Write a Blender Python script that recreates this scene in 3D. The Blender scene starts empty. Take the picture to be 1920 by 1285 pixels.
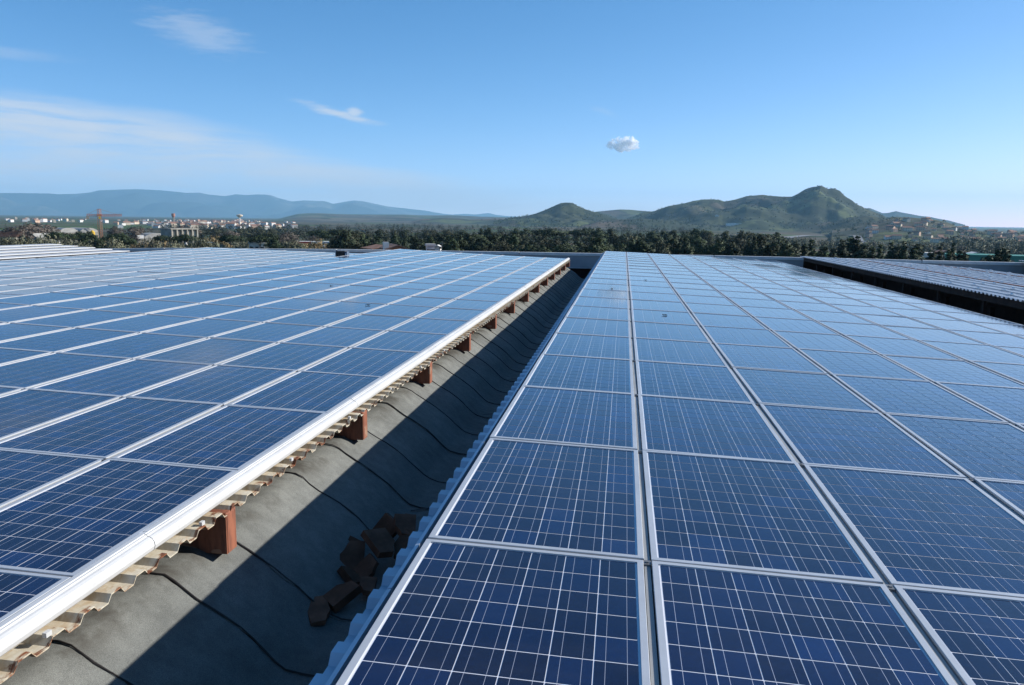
import bpy, bmesh, math, random
import numpy as np
from mathutils import Vector, Matrix
random.seed(7); RNG = np.random.default_rng(7)
SC = bpy.context.scene
COL = SC.collection
R = math.radians

# ------------------------------------------------------------------ camera
CAM_X, CAM_Z = 0.82939, 1.38149
YAW, PITCH, ROLL, FPX = 0.135, -0.15098, 0.0125, 1510.7      # focal length in pixels of a 1920 px wide picture
_cy, _sy, _cp, _sp = math.cos(YAW), math.sin(YAW), math.cos(PITCH), math.sin(PITCH)
_r = Vector((_cy, _sy, 0)); _f = Vector((-_sy * _cp, _cy * _cp, _sp)); _u = _r.cross(_f)
_r3 = _r * math.cos(ROLL) + _u * math.sin(ROLL); _u3 = -_r * math.sin(ROLL) + _u * math.cos(ROLL)
cam = bpy.data.cameras.new('camera'); cam_ob = bpy.data.objects.new('camera', cam); COL.objects.link(cam_ob)
cam.sensor_fit = 'HORIZONTAL'; cam.sensor_width = 23.6; cam.lens = 23.6 * FPX / 1920
cam.clip_start = 0.05; cam.clip_end = 60000
cam_ob.matrix_world = Matrix(((_r3.x, _u3.x, -_f.x, CAM_X), (_r3.y, _u3.y, -_f.y, 0), (_r3.z, _u3.z, -_f.z, CAM_Z), (0, 0, 0, 1)))
SC.camera = cam_ob

# ------------------------------------------------------------------ light and exposure
SUN_EL, SUN_AZ = R(26.4), R(68.2)            # azimuth clockwise from +Y (the direction the panel rows run)
SKY_STRENGTH, SUN_STRENGTH, EXPOSURE = 0.0815, 5.0, 0.5
SKY_GAMMA, SKY_TINT = (1.52, 1.0, 0.86), (0.74, 1.42, 2.0)      # the photograph's saturated rendering of a clear sky
SC.view_settings.view_transform = 'Standard'; SC.view_settings.look = 'None'
SC.view_settings.exposure = EXPOSURE; SC.view_settings.gamma = 1.0; SC.view_settings.use_curve_mapping = False
SC.render.engine = 'CYCLES'; SC.cycles.use_denoising = True
SC.cycles.max_bounces = 32; SC.cycles.diffuse_bounces = 3; SC.cycles.glossy_bounces = 3
SC.cycles.transparent_max_bounces = 8; SC.cycles.volume_bounces = 30; SC.cycles.caustics_reflective = False
HAZE_DENSITY = 6.3e-5
HAZE_COLOR = (0.38, 0.72, 1.0)

sun = bpy.data.lights.new('sun', 'SUN'); sun.energy = SUN_STRENGTH; sun.angle = R(0.53); sun.color = (1.0, 0.96, 0.90)
sun_ob = bpy.data.objects.new('sun', sun); COL.objects.link(sun_ob)
SUN_DIR = Vector((math.sin(SUN_AZ) * math.cos(SUN_EL), math.cos(SUN_AZ) * math.cos(SUN_EL), math.sin(SUN_EL)))
sun_ob.rotation_euler = SUN_DIR.to_track_quat('Z', 'Y').to_euler()


class NT:
    """small helper for node trees"""
    def __init__(s, tree): s.t = tree
    def n(s, kind, ins=None, **kw):
        nd = s.t.nodes.new(kind)
        for k, v in kw.items(): setattr(nd, k, v)
        for k, v in (ins or {}).items():
            if isinstance(v, bpy.types.NodeSocket): s.t.links.new(v, nd.inputs[k])
            else: nd.inputs[k].default_value = v
        return nd
    def m(s, op, a, b=None, c=None, clamp=False):
        ins = {0: a}
        if b is not None: ins[1] = b
        if c is not None: ins[2] = c
        return s.n('ShaderNodeMath', ins, operation=op, use_clamp=clamp).outputs[0]
    def ramp(s, x, lo, hi, a=0.0, b=1.0):
        return s.n('ShaderNodeMapRange', {0: x, 1: lo, 2: hi, 3: a, 4: b}, interpolation_type='SMOOTHSTEP').outputs[0]
    def mix(s, f, a, b, blend='MIX'):
        nd = s.n('ShaderNodeMix', None, data_type='RGBA', blend_type=blend)
        for k, v in ((0, f), (6, a), (7, b)):
            if isinstance(v, bpy.types.NodeSocket): s.t.links.new(v, nd.inputs[k])
            else: nd.inputs[k].default_value = v if k == 0 else (tuple(v) + (1,))[:4]
        return nd.outputs[2]
    def noise(s, vec, scale, detail=3, rough=0.55, dist=0.0):
        ins = {'Scale': scale, 'Detail': detail, 'Roughness': rough, 'Distortion': dist}
        if vec is not None: ins['Vector'] = vec
        return s.n('ShaderNodeTexNoise', ins).outputs[0]


# ------------------------------------------------------------------ sky with cirrus
W = bpy.data.worlds.new('World'); SC.world = W; W.use_nodes = True
w = NT(W.node_tree); W.node_tree.nodes.clear()
sky = w.n('ShaderNodeTexSky', sky_type='NISHITA', sun_disc=False, sun_elevation=SUN_EL, sun_rotation=SUN_AZ,
          altitude=1500, air_density=0.6, dust_density=0.6, ozone_density=1.5)
d = w.n('ShaderNodeTexCoord').outputs['Generated']
sep = w.n('ShaderNodeSeparateXYZ', {0: d})
az = w.m('ARCTAN2', sep.outputs[0], sep.outputs[1]); el = w.m('ARCSINE', sep.outputs[2])
flat = w.n('ShaderNodeCombineXYZ', {0: w.m('MULTIPLY', az, 5.0), 1: w.m('MULTIPLY', el, 46.0), 2: 0.0}).outputs[0]
warp = w.noise(flat, 0.5, 3)
streak = w.noise(w.n('ShaderNodeVectorMath', {0: flat, 1: w.n('ShaderNodeCombineXYZ', {0: 0.0, 1: w.m('MULTIPLY', warp, 2.2), 2: 0.0}).outputs[0]}, operation='ADD').outputs[0], 1.0, 6, 0.6)
# a veil of high cirrus low over the western horizon, its upper edge falling towards the north
bound = w.m('ADD', w.ramp(az, R(-42), R(-1), R(7.2), R(2.0)), w.m('MULTIPLY', w.m('SUBTRACT', warp, 0.5), R(3.0)))
veil = w.ramp(w.m('SUBTRACT', bound, el), R(-0.3), R(1.3))
veil = w.m('MULTIPLY', veil, w.ramp(az, R(12), R(-9)))
veil = w.m('MULTIPLY', veil, w.ramp(streak, 0.33, 0.60, 0.25, 1.0))
def wisp(a0, e0, ra, re, tilt, amount, fine):
    da = w.m('SUBTRACT', az, R(a0)); de = w.m('SUBTRACT', w.m('SUBTRACT', el, R(e0)), w.m('MULTIPLY', da, tilt))
    q = w.m('SQRT', w.m('ADD', w.m('POWER', w.m('DIVIDE', da, R(ra)), 2.0), w.m('POWER', w.m('DIVIDE', de, R(re)), 2.0)))
    nz = w.noise(w.n('ShaderNodeVectorMath', {0: flat, 1: (fine, fine * 0.6, 1.0)}, operation='MULTIPLY').outputs[0], 1.0, 5, 0.62)
    body = w.ramp(w.m('ADD', q, w.m('MULTIPLY', w.m('SUBTRACT', nz, 0.5), 1.5)), 1.1, 0.1)
    return w.m('MULTIPLY', body, amount)
cl = veil
for args in ((-28.3, 11.4, 3.6, 1.35, -0.15, 0.36, 6), (-19.6, 6.9, 3.0, 0.38, -0.22, 0.85, 5), (-18.7, 7.0, 0.7, 0.45, 0.0, 0.8, 9),
             (-40.0, 15.6, 5.0, 0.8, -0.2, 0.22, 4), (-1.6, 7.4, 1.3, 0.30, -0.3, 0.13, 6), (-39.0, 9.2, 4.0, 0.4, 0.0, 0.2, 4)):
    cl = w.m('MAXIMUM', cl, wisp(*args))
_sc = w.n('ShaderNodeSeparateColor', {0: sky.outputs[0]})
sky_col = w.n('ShaderNodeCombineColor', {i: w.m('MULTIPLY', w.m('POWER', _sc.outputs[i], SKY_GAMMA[i]), SKY_TINT[i]) for i in range(3)}).outputs[0]
sky_mix = w.mix(w.m('MULTIPLY', cl, 0.92), sky_col, (6.3, 6.7, 7.3))
bg = w.n('ShaderNodeBackground', {'Color': sky_mix, 'Strength': SKY_STRENGTH})
w.t.links.new(bg.outputs[0], w.n('ShaderNodeOutputWorld').inputs[0])


# ------------------------------------------------------------------ helpers
def ray(u, v):
    """direction of photo pixel (1920 x 1285)"""
    return (_f + _r3 * ((u - 960) / FPX) - _u3 * ((v - 642.5) / FPX)).normalized()
def bearing(u, v=415): q = ray(u, v); return math.atan2(q.x, q.y)
def elev(u, v): q = ray(u, v); return q.z / math.hypot(q.x, q.y)          # tan of the elevation
def at(u, dist): b = bearing(u); return CAM_X + math.sin(b) * dist, math.cos(b) * dist
def z_at(u, v, dist): return CAM_Z + elev(u, v) * dist
def project(p):
    q = Vector(p) - Vector((CAM_X, 0, CAM_Z)); z = q.dot(_f)
    if z < 0.05: return None
    return 960 + FPX * q.dot(_r3) / z, 642.5 - FPX * q.dot(_u3) / z, z
def smooth(a, b, x): t = np.clip((x - a) / (b - a), 0, 1); return t * t * (3 - 2 * t)

def empty(name, loc=(0, 0, 0), rz=0.0):
    o = bpy.data.objects.new(name, None); COL.objects.link(o); o.location = loc; o.rotation_euler = (0, 0, rz); o.empty_display_size = 0.2
    return o
def tag(o, label=None, cat=None, group=None, kind=None):
    if label: o['label'] = label
    if cat: o['category'] = cat
    if group: o['group'] = group
    if kind: o['kind'] = kind
    return o
def link(name, me, parent=None):
    o = bpy.data.objects.new(name, me); COL.objects.link(o)
    if parent: o.parent = parent
    return o
def copy_tree(o, parent=None):
    c = o.copy(); COL.objects.link(c)
    if parent: c.parent = parent
    for ch in list(o.children): copy_tree(ch, c)
    return c

class MB:
    """collects shapes into one mesh"""
    def __init__(s): s.v, s.f, s.mi, s.uv = [], [], [], None
    def add(s, vs, fs, mi=0):
        b = len(s.v); s.v += [tuple(q) for q in vs]; s.f += [tuple(i + b for i in q) for q in fs]; s.mi += [mi] * len(fs); return s
    def box(s, x0, x1, y0, y1, z0, z1, mi=0, M=None):
        vs = [(x, y, z) for z in (z0, z1) for y in (y0, y1) for x in (x0, x1)]
        if M: vs = [M @ Vector(q) for q in vs]
        return s.add(vs, [(0, 2, 3, 1), (4, 5, 7, 6), (0, 1, 5, 4), (2, 6, 7, 3), (0, 4, 6, 2), (1, 3, 7, 5)], mi)
    def bar(s, a, b, r0, r1, n=6, mi=0, caps=True):
        a, b = Vector(a), Vector(b); q = (b - a).to_track_quat('Z', 'Y'); vs = []
        for p, r in ((a, r0), (b, r1)):
            vs += [p + q @ Vector((r * math.cos(2 * math.pi * i / n), r * math.sin(2 * math.pi * i / n), 0)) for i in range(n)]
        fs = [(i, (i + 1) % n, n + (i + 1) % n, n + i) for i in range(n)]
        if caps: fs += [tuple(range(n - 1, -1, -1)), tuple(range(n, 2 * n))]
        return s.add(vs, fs, mi)
    def extrude_y(s, prof, y0, y1, mi=0, closed=False, caps=False):
        n = len(prof); vs = [(x, y0, z) for x, z in prof] + [(x, y1, z) for x, z in prof]
        fs = [(i, i + 1, n + i + 1, n + i) for i in range(n - 1)]
        if closed: fs.append((n - 1, 0, n, 2 * n - 1))
        if caps: fs += [tuple(range(n - 1, -1, -1)), tuple(range(n, 2 * n))]
        return s.add(vs, fs, mi)
    def mesh(s, name, mats, smooth_=False):
        me = bpy.data.meshes.new(name); me.from_pydata(s.v, [], s.f)
        for m in (mats if isinstance(mats, (list, tuple)) else [mats]): me.materials.append(m)
        me.polygons.foreach_set('material_index', s.mi)
        if smooth_: me.polygons.foreach_set('use_smooth', [True] * len(s.f))
        me.update(); return me
    def build(s, name, mats, parent=None, smooth_=False): return link(name, s.mesh(name, mats, smooth_), parent)

def fast_mesh(name, V, F, mat, smooth_=False):
    V = np.asarray(V, dtype=np.float32); F = np.asarray(F, dtype=np.int32); k = F.shape[1]
    me = bpy.data.meshes.new(name); me.vertices.add(len(V)); me.vertices.foreach_set('co', V.ravel())
    me.loops.add(F.size); me.loops.foreach_set('vertex_index', F.ravel())
    me.polygons.add(len(F)); me.polygons.foreach_set('loop_start', np.arange(0, F.size, k, dtype=np.int32))
    me.polygons.foreach_set('loop_total', np.full(len(F), k, dtype=np.int32))
    if smooth_: me.polygons.foreach_set('use_smooth', np.ones(len(F), dtype=bool))
    me.materials.append(mat); me.update(calc_edges=True); return me


# ------------------------------------------------------------------ materials
def new_mat(name):
    m = bpy.data.materials.new(name); m.use_nodes = True; m.node_tree.nodes.clear(); t = NT(m.node_tree)
    b = t.n('ShaderNodeBsdfPrincipled'); t.t.links.new(b.outputs[0], t.n('ShaderNodeOutputMaterial').inputs[0])
    return m, t, b
def put(t, b, key, val):
    if isinstance(val, bpy.types.NodeSocket): t.t.links.new(val, b.inputs[key])
    else: b.inputs[key].default_value = (tuple(val) + (1,))[:4] if isinstance(val, (tuple, list)) else val
def obj_co(t): return t.n('ShaderNodeTexCoord').outputs['Object']
def bump(t, b, h, strength=0.3, dist=0.01):
    t.t.links.new(t.n('ShaderNodeBump', {'Strength': strength, 'Distance': dist, 'Height': h}).outputs[0], b.inputs['Normal'])
def simple(name, col, rough=0.7, metal=0.0, var=0.25, scale=3.0, spec=0.4, grain=0.0):
    """a base colour that wanders a little with noise and from object to object"""
    m, t, b = new_mat(name); co = obj_co(t)
    n = t.noise(co, scale, 4, 0.6); r = t.n('ShaderNodeObjectInfo').outputs['Random']
    k = t.m('ADD', t.ramp(n, 0.25, 0.75, 1 - var, 1 + var), t.m('MULTIPLY', t.m('SUBTRACT', r, 0.5), var))
    c = t.n('ShaderNodeVectorMath', {0: col, 'Scale': k}, operation='SCALE').outputs[0]
    put(t, b, 'Base Color', c); put(t, b, 'Roughness', rough); put(t, b, 'Metallic', metal); put(t, b, 'Specular IOR Level', spec)
    if grain: bump(t, b, t.noise(co, scale * 12, 3), 0.4, grain)
    return m

def cell_material():
    m, t, b = new_mat('solar_cell')
    rnd = t.n('ShaderNodeNewGeometry').outputs['Random Per Island']; orn = t.n('ShaderNodeObjectInfo').outputs['Random']
    k = t.n('ShaderNodeTexWhiteNoise', {'W': t.m('ADD', t.m('MULTIPLY', rnd, 91.7), t.m('MULTIPLY', orn, 517.3))}, noise_dimensions='1D').outputs[0]
    uv = t.n('ShaderNodeTexCoord').outputs['UV']; s = t.n('ShaderNodeSeparateXYZ', {0: uv})
    vor = t.n('ShaderNodeTexVoronoi', {'Vector': t.n('ShaderNodeVectorMath', {0: uv, 1: t.n('ShaderNodeCombineXYZ', {0: t.m('MULTIPLY', k, 40.0), 1: 0.0, 2: 0.0}).outputs[0]}, operation='ADD').outputs[0], 'Scale': 9.0})
    gr = t.n('ShaderNodeSeparateColor', {0: vor.outputs['Color']}).outputs[0]
    f = t.m('ADD', t.m('MULTIPLY', t.m('POWER', k, 2.2), 0.75), t.m('MULTIPLY', gr, 0.18))
    base = t.mix(t.m('MINIMUM', f, 1.0), (0.0070, 0.0072, 0.024), (0.0075, 0.021, 0.085))
    bus = None
    for c0 in (0.25, 0.75):
        q = t.m('LESS_THAN', t.m('ABSOLUTE', t.m('SUBTRACT', s.outputs[0], c0)), 0.0058)
        bus = q if bus is None else t.m('MAXIMUM', bus, q)
    base = t.mix(bus, base, (0.36, 0.38, 0.45))
    geo = t.n('ShaderNodeNewGeometry').outputs['Position']
    base = t.n('ShaderNodeVectorMath', {0: base, 'Scale': t.m('ADD', 0.8, t.m('MULTIPLY', t.n('ShaderNodeTexWhiteNoise', {'Vector': t.n('ShaderNodeVectorMath', {0: t.n('ShaderNodeVectorMath', {0: geo, 1: (1.028, 0.599, 0.0)}, operation='MULTIPLY').outputs[0]}, operation='FLOOR').outputs[0]}).outputs[0], 0.45))}, operation='SCALE').outputs[0]
    run = t.n('ShaderNodeVectorMath', {0: geo, 1: (0.7, 2.6, 1.0)}, operation='MULTIPLY').outputs[0]
    dust = t.ramp(t.noise(run, 1.3, 6, 0.7), 0.40, 0.85, 0.0, 0.030)
    base = t.mix(dust, base, (0.42, 0.40, 0.37))
    put(t, b, 'Base Color', base); put(t, b, 'IOR', 1.46); put(t, b, 'Coat Weight', 0.25); put(t, b, 'Coat IOR', 1.4); put(t, b, 'Coat Roughness', 0.05)
    put(t, b, 'Roughness', t.ramp(t.noise(geo, 0.25, 2), 0.3, 0.7, 0.055, 0.075))
    return m
M_CELL = cell_material()
def sheet_material():
    m, t, b = new_mat('panel_backsheet'); put(t, b, 'Base Color', (0.72, 0.73, 0.78)); put(t, b, 'Roughness', 0.07); put(t, b, 'IOR', 1.55); return m
M_SHEET = sheet_material()
def alu(name, col, rough, metal=0.35):
    m, t, b = new_mat(name); co = t.n('ShaderNodeNewGeometry').outputs['Position']
    n = t.noise(co, 2.2, 5, 0.7); g = t.ramp(t.noise(co, 14.0, 3, 0.7), 0.55, 0.8, 0.0, 0.22)
    c = t.n('ShaderNodeVectorMath', {0: col, 'Scale': t.ramp(n, 0.25, 0.75, 0.9, 1.06)}, operation='SCALE').outputs[0]
    put(t, b, 'Base Color', t.mix(g, c, (0.36, 0.34, 0.31))); put(t, b, 'Roughness', rough); put(t, b, 'Metallic', metal); return m
M_ALU = alu('frame_aluminium', (0.54, 0.55, 0.56), 0.42)
M_TRIM = alu('eave_trim_white', (0.56, 0.56, 0.55), 0.5, 0.05)
M_COPING = simple('coping_metal', (0.62, 0.62, 0.61), 0.5, 0.1, 0.10)
M_WALL = simple('parapet_plaster', (0.34, 0.35, 0.36), 0.85, 0, 0.12, 1.2, 0.3, 0.004)
M_LEDGE = simple('gutter_sheet', (0.48, 0.5, 0.52), 0.6, 0.1, 0.15)
M_DARKWOOD = simple('dark_brown_timber', (0.045, 0.026, 0.019), 0.85, 0, 0.35, 4.0, 0.25, 0.003)
M_STEELDARK = simple('black_metal', (0.012, 0.012, 0.014), 0.45, 0, 0.2, 5)
M_CLAMP = simple('clamp_steel', (0.18, 0.18, 0.18), 0.5, 0.4, 0.3, 20)
M_CLIP = simple('bright_clip', (0.8, 0.8, 0.8), 0.35, 0.3, 0.1, 20)

def rusty_sheet():
    m, t, b = new_mat('rusty_corrugated_sheet'); co = t.n('ShaderNodeNewGeometry').outputs['Position']; s = t.n('ShaderNodeSeparateXYZ', {0: co})
    n = t.noise(t.n('ShaderNodeVectorMath', {0: co, 1: (3.0, 1.0, 1.0)}, operation='MULTIPLY').outputs[0], 5.5, 5, 0.65, 0.6)
    n2 = t.noise(co, 24.0, 4, 0.6)
    edge = t.ramp(s.outputs[0], -1.70, -1.575)                        # rust creeps in from the cut end of the sheet
    rust = t.ramp(t.m('ADD', t.m('MULTIPLY', n, 0.85), t.m('MULTIPLY', edge, 0.17)), 0.585, 0.68)
    paint = t.mix(t.ramp(n2, 0.3, 0.7), (0.50, 0.44, 0.33), (0.62, 0.57, 0.46))
    paint = t.mix(t.ramp(n, 0.42, 0.60, 0.0, 0.5), paint, (0.42, 0.27, 0.12))
    rc = t.mix(t.ramp(n2, 0.35, 0.65), (0.24, 0.075, 0.025), (0.11, 0.04, 0.02))
    put(t, b, 'Base Color', t.mix(rust, paint, rc)); put(t, b, 'Roughness', 0.75); bump(t, b, n2, 0.25, 0.002); return m
M_RUSTY = rusty_sheet()
M_GALV = simple('sky_tinted_corrugated_sheet', (0.46, 0.52, 0.60), 0.45, 0.25, 0.10, 2.0)  # grey sheet; the blue tint puts skylight in shade into its colour
M_GALV_OLD = simple('weathered_corrugated_sheet', (0.56, 0.59, 0.62), 0.38, 0.15, 0.12, 1.4)
def rafter_mat():
    m, t, b = new_mat('red_brown_rafter_paint'); co = t.n('ShaderNodeNewGeometry').outputs['Position']
    n = t.noise(t.n('ShaderNodeVectorMath', {0: co, 1: (9.0, 9.0, 2.0)}, operation='MULTIPLY').outputs[0], 2.2, 5, 0.65)
    c = t.mix(t.ramp(n, 0.35, 0.7), (0.30, 0.105, 0.055), (0.15, 0.052, 0.03))
    patch = t.ramp(t.noise(co, 6.5, 2, 0.5), 0.60, 0.64)
    put(t, b, 'Base Color', t.mix(patch, c, (0.30, 0.17, 0.11))); put(t, b, 'Roughness', 0.8); bump(t, b, n, 0.4, 0.004); return m
M_RAFTER = rafter_mat()
def felt():
    m, t, b = new_mat('mineral_roofing_felt'); co = t.n('ShaderNodeNewGeometry').outputs['Position']
    fine = t.noise(co, 260.0, 2, 0.7); mid = t.noise(co, 9.0, 5, 0.65); big = t.noise(co, 1.1, 4, 0.6)
    r = t.n('ShaderNodeObjectInfo').outputs['Random']
    k = t.m('MULTIPLY', t.ramp(fine, 0.25, 0.75, 0.6, 1.4), t.m('MULTIPLY', t.ramp(mid, 0.3, 0.7, 0.86, 1.12), t.m('MULTIPLY', t.ramp(big, 0.3, 0.7, 0.86, 1.12), t.m('ADD', 0.93, t.m('MULTIPLY', r, 0.14)))))
    c = t.n('ShaderNodeVectorMath', {0: (0.168, 0.172, 0.158), 'Scale': k}, operation='SCALE').outputs[0]
    s = t.n('ShaderNodeSeparateXYZ', {0: co})
    top = t.m('MULTIPLY', t.ramp(s.outputs[0], -1.62, -1.78), t.ramp(t.noise(co, 2.3, 4, 0.7), 0.40, 0.62))     # dirt washed onto the crown
    c = t.mix(t.m('MULTIPLY', top, 0.75), c, (0.062, 0.055, 0.045))
    run = t.noise(t.n('ShaderNodeVectorMath', {0: co, 1: (0.6, 7.0, 0.6)}, operation='MULTIPLY').outputs[0], 1.4, 4, 0.6)
    c = t.mix(t.ramp(run, 0.55, 0.75, 0.0, 0.28), c, (0.10, 0.105, 0.10))
    put(t, b, 'Base Color', c); put(t, b, 'Roughness', 0.9); put(t, b, 'Specular IOR Level', 0.25); bump(t, b, fine, 0.5, 0.003); return m
M_FELT = felt()
M_SEAM = simple('bitumen_seam', (0.022, 0.018, 0.016), 0.6, 0, 0.4, 12, 0.4, 0.004)
M_TILE = simple('broken_terracotta', (0.15, 0.075, 0.048), 0.9, 0, 0.35, 6, 0.2, 0.004)
M_LEAF_DEAD = simple('dead_leaf', (0.035, 0.028, 0.02), 0.8, 0, 0.4, 20)


# ------------------------------------------------------------------ roof profiles (heights of the panel tops)
PW, PITCHX, PL, PITCHY, Y0 = 0.9395, 0.9725, 1.655, 1.67, 3.288
NCOL = 8
SPAN = NCOL * PITCHX
def prof_right(x): return -0.033 * x - 0.00095 * x * x                      # x from 0 to SPAN
XA, ZA = -1.6854, -0.3125
def prof_a(x): d_ = XA - x; return ZA + 0.0306 * d_ + 0.00107 * d_ * d_      # x from XA down to XA - SPAN
XB, ZB = -11.16, -0.262
def prof_b(x): d_ = XB - x; return ZB + 0.0205 * d_
XC, ZC = -20.66, -0.21
XT, ZT = 8.9, -0.10
def prof_t(x): d_ = x - XT; return ZT - 0.028 * d_ - 0.0035 * d_ * d_

# ------------------------------------------------------------------ the building
def deck(parent, xs, zf, drop, y0, y1, mat, name='corrugated_sheet'):
    """trapezoid sheets, ribs across the roof; one object per sheet of five ribs, mesh shared"""
    rib, hgt = 0.205, 0.034
    sec = [(0.0, 0.0), (0.075, 0.0), (0.103, hgt), (0.177, hgt)]
    pts = [(i * rib + a, b) for i in range(5) for a, b in sec] + [(5 * rib, 0.0), (5 * rib + 0.03, 0.002)]
    m = MB(); n = len(pts); vs = [(x, a, zf(x) - drop + b) for x in xs for a, b in pts]
    fs = [(i * n + j, i * n + j + 1, (i + 1) * n + j + 1, (i + 1) * n + j) for i in range(len(xs) - 1) for j in range(n - 1)]
    nv = len(vs)                                                          # a sheet has thickness: its cut ends show
    vs2 = [(x, y, z - 0.006) for x, y, z in vs]; m.add(vs + vs2, fs + [tuple(nv + i for i in reversed(q)) for q in fs]
        + [(j, j + 1, nv + j + 1, nv + j) for j in range(n - 1)] + [((len(xs) - 1) * n + j + 1, (len(xs) - 1) * n + j, nv + (len(xs) - 1) * n + j, nv + (len(xs) - 1) * n + j + 1) for j in range(n - 1)])
    me = m.mesh(name, mat); y = y0; k = 0
    while y < y1 - 0.3:
        o = link(name, me, parent); o.location = (0, y, 0.0015 * (k % 2)); y += 5 * rib; k += 1

YS, YE = 0.5, 37.4
# left roof: panels end in a white trim over the rusty sheet ends and the brown rafter ends
roof_a = tag(empty('panel_roof', (0, 0, 0)), 'low roof deck left of the valley with white eave trim, rusty corrugated ends and brown rafters', 'roof')
deck(roof_a, [-1.578, -1.75, -3.5, -5.5, -7.5, XA - SPAN], lambda x: prof_a(x), 0.155, YS + 0.12, YE, M_RUSTY)
trim = [(-1.690, -0.304), (-1.662, -0.3035), (-1.660, -0.309), (-1.650, -0.309), (-1.648, -0.318), (-1.634, -0.320), (-1.620, -0.328), (-1.609, -0.345), (-1.605, -0.366),
        (-1.610, -0.386), (-1.622, -0.398), (-1.640, -0.402), (-1.640, -0.396), (-1.688, -0.396)]
y = YS; tm = None
while y < YE - 0.1:
    yy = min(y + 2 * PITCHY - 0.006, YE)
    o = MB().extrude_y(trim, 0, yy - y, 0, True, True).build('eave_trim', M_TRIM, roof_a); o.location = (random.uniform(-.002, .002), y, random.uniform(-.002, .002))
    MB().extrude_y([(q[0] + (0.0015 if q[0] > -1.67 else 0), q[1] + 0.0015) for q in trim[1:12]], -0.03, 0.03, 0).build('joint_cover', M_TRIM, o)
    y += 2 * PITCHY
for k in range(8):                                                       # small screw lugs under the trim
    MB().box(-1.606, -1.586, 0, 0.035, -0.432, -0.410).build('fixing_lug', M_TRIM, roof_a).location = (0, 2.95 + k * 1.31, 0)
raf = MB().box(-3.2, -1.583, 0, 0.128, -0.722, -0.452).add([(-1.583, 0.006, -0.718), (-1.583, 0.122, -0.718), (-1.583, 0.122, -0.456), (-1.583, 0.006, -0.456), (-1.577, 0.012, -0.712), (-1.577, 0.116, -0.712), (-1.577, 0.116, -0.462), (-1.577, 0.012, -0.462)],
      [(4, 5, 6, 7), (0, 1, 5, 4), (1, 2, 6, 5), (2, 3, 7, 6), (3, 0, 4, 7)]).mesh('rafter', M_RAFTER)
for k in range(-1, 13):
    yk = 4.538 + 2.700 * k
    if YS < yk < YE: link('rafter', raf, roof_a).location = (0, yk, random.uniform(-.006, .006))
MB().box(-9.4, -2.6, YS, YE, -0.98, -0.92).build('underside_boarding', M_DARKWOOD, roof_a)

# right roof: high edge over the valley
roof_r = tag(empty('panel_roof', (0, 0, 0)), 'low roof deck right of the valley with blue grey corrugated sheet edge', 'roof')
deck(roof_r, [-0.122, 0.0, 1.5, 3, 4.5, 6, SPAN + 0.05], prof_right, 0.134, YS - 1.0, 38.4, M_GALV)
y = YS - 1.0
while y < 38.3:
    yy = min(y + 2 * PITCHY - 0.008, 38.4)
    MB().extrude_y([(-0.030, -0.072), (-0.030, -0.030), (-0.012, -0.026), (-0.012, -0.070)], y, yy, 0, True, True).build('edge_rail', M_GALV, roof_r); y += 2 * PITCHY
M_STRIP = simple('grey_cover_strip', (0.34, 0.34, 0.33), 0.55, 0.15, 0.12, 3)
def cover_strips(parent, xs, zf, y0, y1, dz):
    """grey cover strips lying in the gaps between the panel columns, jointed every four panels"""
    for x in xs:
        y_ = y0
        while y_ < y1 - .2:
            ye = min(y_ + 4 * PITCHY - .012, y1); zz = zf(x)
            MB().box(x - 0.0125, x + 0.0125, y_, ye, zz - 0.050, zz + dz).build('cover_strip', M_STRIP, parent); y_ += 4 * PITCHY
cover_strips(roof_r, [c * PITCHX for c in range(1, NCOL)], prof_right, Y0 - PITCHY, 38.3, -0.012)
cover_strips(roof_a, [XA - c * PITCHX for c in range(1, NCOL)], prof_a, Y0 - PITCHY, 36.6, -0.009)
MB().box(0.9, 1.0, YS - 1, 38.4, -1.3, -0.16).build('support_wall', M_DARKWOOD, roof_r)
pm = MB().box(-0.06, 0.06, -0.06, 0.06, -1.24, -0.14).mesh('post', M_DARKWOOD)
for k in range(14): link('post', pm, roof_r).location = (0.25, 2.0 + 2.7 * k, 0)

# roof B (behind the first crest) and roof C (white strips in place of panel columns)
roof_b = tag(empty('panel_roof', (0, 0, 0)), 'second panel roof deck behind the crest of the first with its own white trim', 'roof')
deck(roof_b, [XB + 0.09, XB - 2, XB - 5, XB - SPAN], prof_b, 0.155, 8, 38.2, M_RUSTY)
y = 8.0
while y < 38:
    yy = min(y + 2 * PITCHY - 0.006, 38.2)
    MB().extrude_y([(q[0] - XA + XB, q[1] - ZA + ZB) for q in trim], y, yy, 0, True, True).build('eave_trim', M_TRIM, roof_b); y += 2 * PITCHY
raf_b = MB().box(XB - 1.5, XB + 0.1, 0, 0.128, ZB - .41, ZB - .142).mesh('rafter', M_RAFTER)
for k in range(11): link('rafter', raf_b, roof_b).location = (0, 9 + 2.7 * k, 0)

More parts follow.
